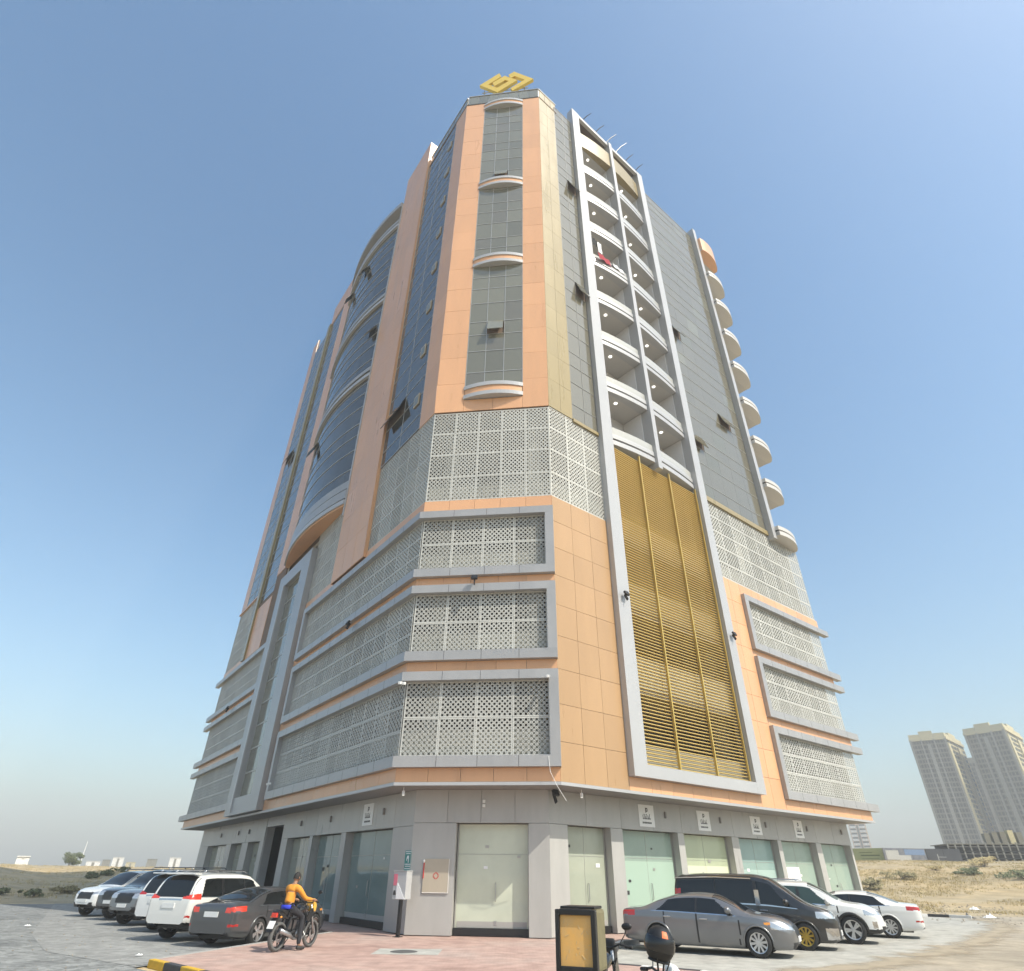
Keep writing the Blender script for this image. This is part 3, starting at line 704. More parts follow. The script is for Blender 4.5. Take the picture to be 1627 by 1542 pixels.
# ---- ground floor --------------------------------------------------------
GW = 1.15
mat('void_black', (0.006, 0.006, 0.006), 1.0, spec=0.0)
def shop_glass(name, col, rough=0.03, lower=None):
    return mat(name, col, rough, 0, 0.5, noise=0.14, nscale=0.9, ior=1.65)
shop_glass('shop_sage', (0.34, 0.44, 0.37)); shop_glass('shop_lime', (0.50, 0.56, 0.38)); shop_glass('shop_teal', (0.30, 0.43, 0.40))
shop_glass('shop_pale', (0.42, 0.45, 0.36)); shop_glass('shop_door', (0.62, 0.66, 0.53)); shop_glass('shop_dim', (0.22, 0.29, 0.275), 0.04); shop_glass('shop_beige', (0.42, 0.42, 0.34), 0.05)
def ground_wall(f, u0, u1, opens, setb, colspan, mt='ground_acp', zt=4.30, zl=3.24):
    """piers, spandrel and recessed shop glass of one facade; opens = [(ua, ub, glass)]"""
    gw = fbox('ground_wall', f, u0+0.4, u1-0.1, 0.02, zt, -setb-0.62, -setb-0.5, 'joint')
    cur = u0
    segs = []
    for ua, ub, g in opens: segs.append((cur, ua)); cur = ub
    segs.append((cur, u1))
    for a, b in segs:
        if b-a < 0.05: continue
        nc = max(1, round((b-a)/1.3))
        fbox('pier_core', f, a+0.02, b-0.02, 0.02, zl, -setb-0.5, -setb-0.03, 'ground_acp', gw)
        panels(f, a, b, 0.02, zl, nc, 1 if nc == 1 else 1, mt, gw, n=-setb, gap=0.014, th=0.03)
    nc = max(2, round((u1-u0)/colspan))
    fbox('spandrel_core', f, u0+0.25, u1-0.1, zl+0.01, zt, -setb-0.5, -setb-0.035, 'ground_acp', gw)
    panels(f, u0, u1, zl, zt, nc, 1, mt, gw, n=-setb, gap=0.014, th=0.03)
    for ua, ub, g in opens:
        w = ub-ua
        pc = fbox('shop_window', f, ua, ub, 0.22, zl-0.02, -setb-0.42, -setb-0.36, g, gw)
        fbox('sill', f, ua, ub, 0.02, 0.22, -setb-0.45, -setb-0.24, 'black', gw)
        # bright metal edges and a door with its handle
        mb = MB(); s = SG[f]
        for u in (ua+0.03, ub-0.03): mb.box(s*u-0.02, s*u+0.02, setb+0.33, setb+0.37, 0.22, zl-0.03)
        for u in ((ua+w*0.5,) if f != 'C' else ()): mb.box(s*u-0.006, s*u+0.006, setb+0.352, setb+0.37, 0.22, zl-0.03)
        mb.box(s*(ua+0.05), s*(ub-0.05), setb+0.350, setb+0.37, 2.30, 2.312)
        add('glazing_bead', mb.mesh('glazing_bead', 'mullion'), None, pc, FM[f])
        hu = ua+w*0.5+0.12
        add('door_handle', MB().tube([fl(f, hu, -setb-0.33, 0.95), fl(f, hu, -setb-0.29, 0.98), fl(f, hu, -setb-0.29, 1.45), fl(f, hu, -setb-0.33, 1.48)], 0.015, 6).mesh('door_handle', 'steel'), None, pc, FM[f])
        if g not in ('void_black',):
            rs = random.Random(int(ua*31+ord(f)))
            for k in range(rs.randint(2, 4)):
                su = rs.uniform(ua+0.3, ub-0.3); sz = rs.uniform(1.1, 2.7); sw = rs.uniform(0.04, 0.12)
                fbox('sticker', f, su-sw, su+sw, sz-sw*0.6, sz+sw*0.6, -setb-0.345, -setb-0.342, rs.choice(('white_paint', 'print_dark', 'mullion')), pc)
            fbox('door_lock', f, hu-0.05, hu+0.05, 0.30, 0.42, -setb-0.345, -setb-0.338, 'steel', pc)
            fbox('interior_edge', f, ua+0.1, ub-0.1, 0.23, 0.40, -setb-0.347, -setb-0.344, 'wall_plain', pc)
    return gw
gc = ground_wall('C', GW*TA, CW-GW*TB, [(2.09, 4.65, 'shop_door')], GW, 1.12, 'ground_acp')
ground_wall('R', 1.25*TB, 23.6, [(1.48, 3.74, 'shop_pale'), (4.43, 7.87, 'shop_sage'), (8.29, 11.81, 'shop_lime'), (12.38, 15.74, 'shop_teal'), (16.1, 19.52, 'shop_sage'), (20.08, 23.38, 'shop_sage')], 1.25, 1.9)
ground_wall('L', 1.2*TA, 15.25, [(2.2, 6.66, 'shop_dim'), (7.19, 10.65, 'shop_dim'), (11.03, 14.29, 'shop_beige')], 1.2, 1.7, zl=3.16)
ground_wall('L', 18.35, 34.0, [(19.1, 21.4, 'shop_beige'), (22.7, 25.2, 'shop_beige'), (26.4, 31.5, 'shop_beige')], 1.2, 1.7, zl=3.16)
fbox('roller_box', 'L', 15.26, 18.34, 3.82, 4.29, -1.60, -1.22, 'white_alu')
fbox('gate_void', 'L', 15.26, 18.34, 0.02, 3.82, -1.74, -1.66, 'void_black')  # darkness of the open gateway painted as a black sheet
for u in (15.26, 18.24): fbox('gate_jamb', 'L', u, u+0.10, 0.02, 3.82, -1.66, -1.24, 'ground_acp')
# white film strip in one shop window
fbox('poster_film', 'R', 16.35, 17.95, 0.3, 2.15, -1.61, -1.605, 'white_paint')
fbox('poster_film', 'R', 8.4, 11.7, 0.3, 2.1, -1.61, -1.605, mat('film_cream', (0.70, 0.72, 0.52), 0.35))
fbox('poster_film', 'R', 4.55, 7.8, 0.3, 2.2, -1.61, -1.605, mat('film_sage', (0.40, 0.53, 0.43), 0.35))
fbox('poster_film', 'R', 12.5, 15.6, 0.3, 2.0, -1.61, -1.605, mat('film_teal', (0.40, 0.52, 0.47), 0.35))
# small fittings on the walls: wall lamps, spot lights under the soffit, cameras
wl = MB().box(-0.05, 0.05, -0.10, 0, -0.14, 0.14).mesh('wall_lamp', 'mullion', bevel=0.012)
wl2 = MB().box(-0.04, 0.04, -0.08, 0, -0.12, 0.12).mesh('wall_lamp', 'soffit', bevel=0.012)
for f, us, z, n, me in (('R', (8.35-1.2, 11.1, 14.9, 18.9, 22.7), 3.85, -1.25, wl2), ('L', (12.5, 8.6, 3.1), 3.75, -1.2, wl2), ('L', (28.2, 23.9, 21.6), 3.72, -1.2, wl2)):
    for u in us: add('wall_lamp', me, None, TW, FM[f] @ Matrix.Translation(fl(f, u, n, z)))
for z in (3.78, 3.92): add('socket', MB().box(-0.05, 0.05, -0.06, 0, -0.05, 0.05).mesh('socket', 'white_paint', bevel=0.01), None, TW, FM['C'] @ Matrix.Translation(fl('C', 3.05, -1.15, z)))
def spot(f, u, n, z=4.30):
    o = add('soffit_spot', MB().lathe([(0.0, -0.26), (0.05, -0.26), (0.055, -0.12), (0.012, -0.10), (0.012, 0.0)], 10).mesh('soffit_spot', 'white_paint'), None, TW, FM[f] @ Matrix.Translation(fl(f, u, n, z)))
    add('lens', MB().lathe([(0, -0.262), (0.042, -0.262)], 10).mesh('lens', 'lamp_white'), None, o, FM[f] @ Matrix.Translation(fl(f, u, n, z)))
spot('C', 0.25, -0.35); spot('R', 1.35, -0.35)
def cctv(f, u, n, z, w=1):
    o = add('camera_housing', MB().box(-0.05, 0.05, -0.24, 0.0, -0.05, 0.05).mesh('camera_housing', 'white_paint', bevel=0.015), None, TW, FM[f] @ Matrix.Translation(fl(f, u, n, z)) @ Matrix.Rotation(R_(15), 4, 'X'))
cctv('C', 0.05, 0.25, 7.8); cctv('C', -0.10, 0.25, 7.82); cctv('C', 5.55, 0.25, 7.95); cctv('L', 14.2, 0.25, 5.6)
def flood(f, u, n, z):
    o = add('flood_lamp', MB().box(-0.13, 0.13, -0.10, 0.0, -0.10, 0.10).box(-0.02, 0.02, 0, 0.12, -0.3, 0.05).mesh('flood_lamp', 'black', bevel=0.01), None, TW, FM[f] @ Matrix.Translation(fl(f, u, n, z)) @ Matrix.Rotation(R_(-25), 4, 'X'))
flood('C', 2.6, 0.4, 12.0); flood('L', 6.2, 0.4, 12.0); flood('R', 4.0, 0.45, 12.3); flood('R', 12.55, 0.45, 12.4); flood('L', 29.0, 0.4, 12.0); flood('R', 0.55, -0.9, 4.15)
# loose cable off the podium corner
add('cable', MB().tube([fl('C', 5.5, 0.24, 5.2), fl('C', 5.55, 0.26, 4.7), fl('C', 5.75, 0.1, 4.3), fl('C', 5.95, -0.1, 4.0), fl('C', 6.05, -0.2, 3.85)], 0.008, 5).mesh('cable', 'white_paint'), None, TW, FM['C'])

# ---- white shop signs with a mark, a line of lettering and a smaller line
def shop_sign(f, u, z, setb, w, h, label, cut=0):
    M = FM[f] @ Matrix.Translation(fl(f, u, -setb+0.012, z))
    s = add('shop_sign', box_mesh(w, 0.02, h, 'white_paint'), None, None, M)
    tag(s, label, 'sign', 'white signs over the shop windows')
    rnd = random.Random(int(u*10))
    m = MB()
    def r(x0, x1, z0, z1): m.box(x0*w, x1*w, -0.013, -0.0105, z0*h, z1*h)
    r(-0.06, -0.01, 0.14, 0.36); r(-0.01, 0.07, 0.30, 0.36); r(0.05, 0.09, 0.22, 0.33); r(-0.01, 0.07, 0.19, 0.24)
    for k in range(5):
        x = -0.26+0.105*k; t = rnd.random()
        r(x, x+0.03, -0.16, 0.02+0.06*t); r(x+0.03, x+0.085, -0.16, -0.11)
        if k % 2: r(x+0.06, x+0.085, -0.16, -0.03)
        if k % 2 == 0: r(x+0.03, x+0.06, 0.04, 0.075)
    x = -0.30
    while x < 0.28:
        l = rnd.choice((0.03, 0.045, 0.06)); r(x, x+l, -0.36, -0.28); x += l+0.018
    add('lettering', m.mesh('lettering', 'print_dark'), None, s, M)
    return s
shop_sign('R', 5.95, 3.76, 1.25, 0.95, 0.78, 'white shop sign over the first sage green window past the corner')
shop_sign('R', 9.85, 3.77, 1.25, 0.92, 0.76, 'white shop sign over the pale cream and lime window')
shop_sign('R', 14.05, 3.78, 1.25, 0.88, 0.76, 'white shop sign beside a round black fitting over the teal window')
shop_sign('R', 18.05, 3.80, 1.25, 0.86, 0.78, 'white shop sign over the window with the white film, farthest along')
shop_sign('L', 4.6, 3.72, 1.2, 0.95, 0.78, 'white shop sign on the shaded side of the building')

# ---- green notice sign, meter box, alarm panel
def small_sign():
    M = FM['L'] @ Matrix.Translation(fl('L', 0.72, -1.2+0.02, 2.09))
    s = add('notice_sign', box_mesh(0.48, 0.025, 0.62, mat('sign_green', (0.015, 0.22, 0.20), 0.4)), None, None, M)
    tag(s, 'small green notice sign with white pictogram on the shaded wall', 'sign')
    m = MB()
    def r(x0, x1, z0, z1): m.box(x0, x1, -0.016, -0.0130, z0, z1)
    for z, a in ((0.26, 0.2), (0.20, 0.15), (-0.12, 0.2), (-0.18, 0.17), (-0.25, 0.2)):
        x = -a
        while x < a: r(x, x+0.05, z, z+0.03); x += 0.065
    r(-0.07, 0.07, 0.06, 0.15); r(0.02, 0.07, -0.06, 0.06); r(-0.10, -0.06, 0.0, 0.10)
    add('pictogram', m.mesh('pictogram', 'white_paint'), None, s, M)
small_sign()
mbx, mby = -3.52, 23.9
MBX = empty('meter_box', (mbx, mby, 0), R_(-28)); tag(MBX, 'white and grey metal box on a slim black post by the corner', 'meter box')
MM = WM[MBX.name]
MB().box(-0.05, 0.05, -0.05, 0.05, 0, 1.0).build('post', 'black', MBX, MM)
MB().box(-0.12, 0.12, -0.12, 0.12, 0, 0.02).build('base_plate', 'black', MBX, MM)
cs = MB().box(-0.26, 0.26, -0.16, 0.16, 1.0, 1.78).build('cabinet', mat('cabinet_grey', (0.46, 0.47, 0.47), 0.4, noise=0.1), MBX, MM, bevel=0.01)
MB().prism([(-0.10, 1.01), (0.26, 1.01), (-0.06, 1.45), (-0.10, 1.45)], -0.172, -0.162, axis='y').build('white_panel', 'white_paint', MBX, MM)
MB().box(-0.25, -0.10, -0.170, -0.162, 1.38, 1.70).build('label_plate', mat('label_pink', (0.62, 0.16, 0.22), 0.5), MBX, MM)
MB().prism([(-0.23, 1.12), (-0.11, 1.12), (-0.15, 1.24), (-0.21, 1.24)], -0.172, -0.162, axis='y').build('symbol', 'print_dark', MBX, MM)
MB().box(-0.27, 0.27, -0.18, 0.17, 1.78, 1.80).build('lid', 'cabinet_grey', MBX, MM)
def alarm_panel():
    M = FM['C'] @ Matrix.Translation(fl('C', 1.46, -1.15+0.02, 1.66))
    s = add('fire_panel', box_mesh(0.90, 0.04, 0.98, mat('panel_beige', (0.46, 0.40, 0.31), 0.4, noise=0.05)), None, None, M)
    tag(s, 'square beige metal panel with a faint red emblem on the corner wall', 'panel')
    m = MB()
    for a in range(4):
        m.box(-0.06, 0.06, -0.003, 0.003, -0.012, 0.012, Matrix.Rotation(R_(45+90*a), 4, 'Y') @ Matrix.Translation((0.0, -0.024, 0.075)))
    add('emblem', m.mesh('emblem', 'red_paint'), None, s, M)
    add('rim', MB().box(-0.45, 0.45, -0.026, -0.021, -0.49, -0.475).box(0.435, 0.45, -0.026, -0.021, -0.475, 0.49).mesh('rim', 'white_paint'), None, s, M)
    p = add('alarm_lamp', MB().tube([(-0.44, -0.03, -0.08), (-0.44, -0.03, 0.40)], 0.018, 6).mesh('alarm_lamp', 'red_paint'), None, s, M)
    add('bulb', MB().lathe([(0, 0.05), (0.03, 0.04), (0.04, 0), (0.03, -0.04), (0, -0.05)], 8).mesh('bulb', 'white_paint', True), None, s, M @ Matrix.Translation((-0.44, -0.04, 0.42)))
alarm_panel()
# ---- gold emblem on the roof --------------------------------------------
LOGO = [[(2.56, 59.49), (0.91, 57.69), (2.47, 56.04), (4.13, 57.79), (3.03, 58.88), (2.01, 57.86), (2.19, 57.19), (3.09, 58.07), (3.4, 57.8), (2.42, 56.83), (1.65, 57.63), (2.75, 58.8)],
        [(3.55, 58.3), (3.89, 58.61), (4.76, 57.69), (3.56, 56.46), (3.73, 55.98), (5.49, 57.64), (3.85, 59.44), (3.38, 58.99)]]
RS = empty('roof_emblem', (*pl('C', 3.2, -0.2), 54.4)); tag(RS, 'gold interlocking emblem standing on the tower roof', 'sign')
for poly in LOGO:
    m = MB().prism([(u, z) for u, z in poly], -0.02, 0.22, axis='y')
    add('gold_stroke', m.mesh('gold_stroke', 'gold_sign'), None, RS, FM['C'])
m = MB()
for u in (1.3, 2.5, 3.7, 4.7):
    m.tube([fl('C', u, -0.35, 54.35), fl('C', u, -0.35, 57.4)], 0.05, 6); m.tube([fl('C', u, -1.3, 54.35), fl('C', u, -0.38, 57.2)], 0.04, 6)
m.tube([fl('C', 1.1, -0.34, 57.0), fl('C', 5.0, -0.34, 57.0)], 0.04, 6)
add('support_frame', m.mesh('support_frame', 'steel'), None, RS, FM['C'])
# manhole in the paving
mh = empty('manhole', (-2.6, 19.75, 0)); tag(mh, 'pale concrete square with a round dark manhole cover in the red paving', 'manhole')
MB().box(-0.85, 0.85, -0.65, 0.65, -0.05, 0.006).build('surround', 'kerb_grey' if False else 'concrete', mh, WM[mh.name])
MB().lathe([(0, 0.016), (0.33, 0.016), (0.36, 0.008), (0.36, 0.0)], 24).build('cover', 'asphalt', mh, WM[mh.name] @ Matrix.Translation((-0.1, -0.05, 0)))
# ---------------------------------------------------------------- vehicles
import numpy as np
def paint(name, col, metal=0.0, rough=0.35):
    return mat(name, col, rough, metal, 0.5, coat=1.0)
paint('paint_grey', (0.19, 0.193, 0.20), 0.6, 0.33); paint('paint_white', (0.72, 0.72, 0.70)); paint('paint_black', (0.008, 0.008, 0.009)); paint('paint_silver', (0.20, 0.205, 0.21), 0.6, 0.35)
paint('paint_slate', (0.10, 0.103, 0.108), 0.6, 0.30); paint('paint_white_warm', (0.70, 0.69, 0.65))
mat('car_glass', (0.006, 0.008, 0.009), 0.03, 0, 0.5, ior=1.55); mat('car_glass_green', (0.03, 0.055, 0.05), 0.03, 0, 0.5, ior=1.55)
mat('rubber', (0.022, 0.022, 0.022), 0.75, noise=0.3, nscale=8); mat('trim_black', (0.012, 0.012, 0.013), 0.4); mat('chrome', (0.62, 0.62, 0.63), 0.12, 1.0)
mat('tail_red', (0.42, 0.012, 0.010), 0.12, coat=1.0); mat('tail_bright', (0.65, 0.045, 0.02), 0.12, coat=1.0); mat('head_lamp', (0.55, 0.56, 0.57), 0.10, 0.6, coat=1.0); mat('amber', (0.75, 0.28, 0.02), 0.2, coat=1.0)
mat('rim_silver', (0.55, 0.55, 0.55), 0.28, 0.8); mat('rim_gold', (0.55, 0.37, 0.07), 0.28, 0.7); mat('rim_dark', (0.03, 0.03, 0.03), 0.4, 0.4); mat('plate_white', (0.72, 0.72, 0.70), 0.5); mat('seam_dark', (0.012, 0.012, 0.012), 0.6)

def pchip(pts):
    xs = np.array([p[0] for p in pts], float); ys = np.array([p[1] for p in pts], float)
    h = np.diff(xs); d = np.diff(ys)/h; m = np.zeros(len(xs)); m[0] = d[0]; m[-1] = d[-1]
    for i in range(1, len(xs)-1):
        if d[i-1]*d[i] > 0: w1 = 2*h[i]+h[i-1]; w2 = h[i]+2*h[i-1]; m[i] = (w1+w2)/(w1/d[i-1]+w2/d[i])
    def f(x):
        x = np.clip(np.asarray(x, float), xs[0], xs[-1]); i = np.clip(np.searchsorted(xs, x)-1, 0, len(h)-1); t = (x-xs[i])/h[i]
        return ys[i]*(1+2*t)*(1-t)**2 + m[i]*h[i]*t*(1-t)**2 + ys[i+1]*t*t*(3-2*t) + m[i+1]*h[i]*t*t*(t-1)
    return f
def car_grid(S, N=150):
    L = S['L']; s = np.linspace(-1, 1, N); x = L/2*np.sign(s)*(1-(1-np.abs(s))**1.55)
    top, belt, bot, wid = (pchip(S[k]) for k in ('top', 'belt', 'bot', 'wid'))
    zt = top(x); zb = bot(x); w = wid(x)
    zs = np.minimum(belt(x), zt-0.015); zs = np.maximum(zs, zb+0.08); zt = np.maximum(zt, zs+0.012)
    gh = S['H']-float(belt(0.0)); gr = np.clip((zt-zs)/gh, 0, 1)
    cols = []; info = []
    NB, NC, ND = 26, 20, 16
    yR = w*(0.94-(0.94-S.get('roof', 0.70))*gr); crown = 0.03+0.035*gr
    crown = np.minimum(crown, (zt-zs)*0.8); zr = zt-crown
    cols.append((0.55*w, zb+0.0)); info.append(('A', 0))
    cols.append((0.86*w, zb)); info.append(('A', 1))
    for k in range(NB):
        v = k/(NB-1); z = zb+0.03+(zs-zb-0.03)*v
        y = w*(1-0.055*((v-0.62)/0.62)**2 - 0.035*max(0, (0.16-v)/0.16)**2 + S.get('crease', 0.012)*math.exp(-((v-0.80)/0.05)**2))
        cols.append((y, z)); info.append(('B', v))
    yB = cols[-1][0]
    for k in range(1, NC+1):
        q = k/NC; cols.append((yB+(yR-yB)*q**1.12, zs+(zr-zs)*q)); info.append(('C', q))
    for k in range(1, ND+1):
        p = k/ND; cols.append((yR*(1-p), zr+crown*(1-(1-p)**2.0))); info.append(('D', p))
    Y = np.array([c[0] for c in cols]).T; Z = np.array([c[1] for c in cols]).T      # N x M
    for _ in range(2):
        for G in (Y, Z): G[:, 2:-1] = 0.25*G[:, 1:-2]+0.5*G[:, 2:-1]+0.25*G[:, 3:]
    X = np.repeat(x[:, None], Y.shape[1], 1)
    return X, Y, Z, info
_carmesh = {}
def car_meshes(key, S):
    if key in _carmesh: return _carmesh[key]
    X, Y, Z, info = car_grid(S); N, M = X.shape
    groups = {}
    def grp(i, j):
        xm, ym, zm = X[i:i+2, j:j+2].mean(), Y[i:i+2, j:j+2].mean(), Z[i:i+2, j:j+2].mean()
        part, val = info[j+1]
        for xw in (S['xf'], S['xr']):
            if part in 'AB' and (xm-xw)**2+(zm-S['R'])**2 < S['Ra']**2 and ym > 0.5: return None
        for g in S['zones']:
            nm, x0, x1, y0, y1, z0, z1 = g[:7]
            if len(g) > 7: z0 = z0+g[7]*(abs(ym)-y0); z1 = z1+(g[8] if len(g) > 8 else g[7])*(abs(ym)-y0)
            if x0 <= xm <= x1 and y0 <= abs(ym) <= y1 and z0 <= zm <= z1: return nm
        if part == 'C' and val > 0.06 or (part == 'D' and val < 0.0):
            for (a0, a1, b0, b1) in S['wins']:
                if b0+(b1-b0)*val <= xm <= a0+(a1-a0)*val and 0.07 < val < 0.90: return 'side_window'
            if S['wins'][-1][2]-0.12+(S['wins'][-1][3]-S['wins'][-1][2])*val <= xm <= S['wins'][0][0]+(S['wins'][0][1]-S['wins'][0][0])*val and 0.07 < val < 0.90: return 'pillar_trim' if S.get('blackpillar', True) and xm > S['wins'][-1][2]+(S['wins'][-1][3]-S['wins'][-1][2])*val else 'body'
        if part == 'C' and val <= 0.06 and S['wins'][-1][2]-0.1 <= xm <= S['wins'][0][0] and S.get('belttrim', True): return 'window_trim'
        if part == 'D' and val > 0.10 or (part == 'C' and val > 0.97):
            if S['ws'][0] < xm < S['ws'][1]: return 'windscreen'
            if S['rw'][0] < xm < S['rw'][1] and (val > 0.16): return 'rear_window'
        if part == 'B' and val > 0.08:
            for xd in S['doors']:
                if abs(xm-xd-(0.10*(zm-0.6) if xd == S['doors'][0] else 0)) < 0.017: return 'door_seam|%d' % S['doors'].index(xd)
        if part == 'A' or (part == 'B' and zm < S.get('clad', 0.0)): return 'sill_trim'
        return 'body'
    for i in range(N-1):
        for j in range(M-1):
            g = grp(i, j)
            if g: groups.setdefault(g, []).append((i, j))
    out = {}
    both = ('body', 'windscreen', 'rear_window', 'grille', 'sill_trim', 'bumper_trim', 'valance', 'light_bar', 'chrome_bar', 'roof_panel', 'lower_grille', 'tail_panel')
    cap = [(0, j) for j in range(M-1)]
    def pieces(cells):
        left = set(cells); res = []
        while left:
            st = [left.pop()]; comp = []
            while st:
                i, j = st.pop(); comp.append((i, j))
                for q in ((i+1, j), (i-1, j), (i, j+1), (i, j-1)):
                    if q in left: left.discard(q); st.append(q)
            res.append(comp)
        return res
    work = []
    for g, cells in groups.items():
        if g == 'body': work.append((g, cells, (0,))); continue
        for comp in pieces(cells):
            if len(comp) < 3: continue
            work.append((g, comp, (0,) if max(j for i, j in comp) == M-2 else (1, -1)))
    for g, cells, sides in work:
        for side in sides:
            idx = {}; v = []; f = []
            def vid(i, j, sg):
                k = (i, j, sg if j < M-1 else 0)
                if k not in idx:
                    idx[k] = len(v); v.append((X[i, j], sg*Y[i, j] if j < M-1 else 0.0, Z[i, j]))
                return idx[k]
            for sg in ((1, -1) if side == 0 else (side,)):
                for i, j in cells:
                    q = (vid(i, j, sg), vid(i+1, j, sg), vid(i+1, j+1, sg), vid(i, j+1, sg))
                    f.append(q if sg < 0 else q[::-1])
            if g == 'body':      # close nose and tail
                for i in (0, N-1):
                    for sg in (1, -1):
                        for j in range(M-1):
                            k = len(v); v += [(X[i, 0], 0.0, Z[i, j]), (X[i, 0], sg*Y[i, j], Z[i, j]), (X[i, 0], sg*Y[i, j+1], Z[i, j+1]), (X[i, 0], 0.0, Z[i, j+1])]
                            f.append((k, k+1, k+2, k+3))
            me = bpy.data.meshes.new(g.split('|')[0]); me.from_pydata(v, [], [tuple(dict.fromkeys(q)) for q in f]); me.update()
            for p in me.polygons: p.use_smooth = True
            out.setdefault(g.split('|')[0], []).append(me)
    S['surf'] = (X, Y, Z)
    # wheel-arch lips that follow the body side
    def ysurf(x, z):
        i = int(np.argmin(np.abs(X[:, 0]-x))); j = int(np.argmin(np.abs(Z[i, :28]-z))); return Y[i, j]
    lips = []
    for xw in (S['xf'], S['xr']):
        for sg in (1, -1):
            pts = []
            for k in range(19):
                a = R_(-12+204*k/18); px, pz = xw+S['Ra']*cos(a), S['R']+S['Ra']*sin(a)
                if pz > 0.2: pts.append((px, sg*(ysurf(px, pz)-0.012), pz))
            lips.append(MB().tube(pts, S.get('lip', 0.028), 6).mesh('wheel_arch', None, True))
    out['_lips'] = lips
    S['ysurf'] = ysurf
    _carmesh[key] = out
    return out
_wheel = {}
def wheel_meshes(R, style, rimmat, wdt=0.22):
    k = (R, style, rimmat)
    if k in _wheel: return _wheel[k]
    rr = R*0.70
    T = Matrix.Rotation(R_(90), 4, 'X')          # lathe axis z -> y
    ty = MB().lathe([(rr, -wdt/2), (R-0.03, -wdt/2), (R, -wdt/2+0.035), (R, wdt/2-0.035), (R-0.03, wdt/2), (rr, wdt/2)], 36, T).mesh('tyre', 'rubber', True)
    rm = MB().lathe([(rr+0.004, -wdt/2+0.01), (rr-0.02, -wdt/2+0.02), (rr-0.03, wdt/2-0.03), (rr-0.012, wdt/2), (rr+0.004, wdt/2+0.004)], 36, T)
    ns = {'five': 5, 'ten': 10, 'multi': 14, 'twin': 5}[style]
    for a in range(ns):
        offs = (-0.16, 0.16) if style == 'twin' else (0,)
        for o in offs:
            Mx = Matrix.Rotation(2*pi*a/ns+o, 4, 'Y')
            wi, wo_ = (0.035, 0.055) if style == 'five' else ((0.022, 0.030) if style in ('ten', 'twin') else (0.016, 0.024))
            yy = -(wdt/2-0.03)
            pts = [(-wi, yy, 0.05), (wi, yy, 0.05), (wo_, yy-0.005, rr-0.015), (-wo_, yy-0.005, rr-0.015)]
            i0 = len(rm.v)
            for dy in (0.0, 0.035):
                for p in pts: rm.v.append(tuple(Mx @ Vector((p[0], -p[1]-dy, p[2]))))
            rm.f += [(i0, i0+1, i0+2, i0+3), (i0+4, i0+7, i0+6, i0+5)]+[(i0+a_, i0+(a_+1) % 4, i0+4+(a_+1) % 4, i0+4+a_) for a_ in range(4)]
    rm.lathe([(0.0, wdt/2-0.015), (0.055, wdt/2-0.018), (0.065, wdt/2-0.05)], 14, Matrix.Rotation(R_(-90), 4, 'X'))
    rim = rm.mesh('rim', rimmat)
    disc = MB().lathe([(0.0, 0.03), (rr-0.03, 0.03)], 24, Matrix.Rotation(R_(-90), 4, 'X')).mesh('brake_disc', 'rim_dark')
    _wheel[k] = (ty, rim, disc); return _wheel[k]
GM = {'side_window': 'car_glass', 'windscreen': 'car_glass', 'rear_window': 'car_glass', 'pillar_trim': 'trim_black', 'window_trim': 'chrome', 'door_seam': 'seam_dark', 'sill_trim': 'trim_black',
      'tail_light': 'tail_red', 'tail_lamp_bright': 'tail_bright', 'headlight': 'head_lamp', 'grille': 'trim_black', 'lower_grille': 'trim_black', 'valance': 'trim_black', 'fog_lamp': 'trim_black', 'reflector': 'tail_red', 'chrome_bar': 'chrome',
      'indicator': 'amber', 'light_bar': 'tail_red', 'tail_panel': 'trim_black', 'fender_trim': 'chrome'}
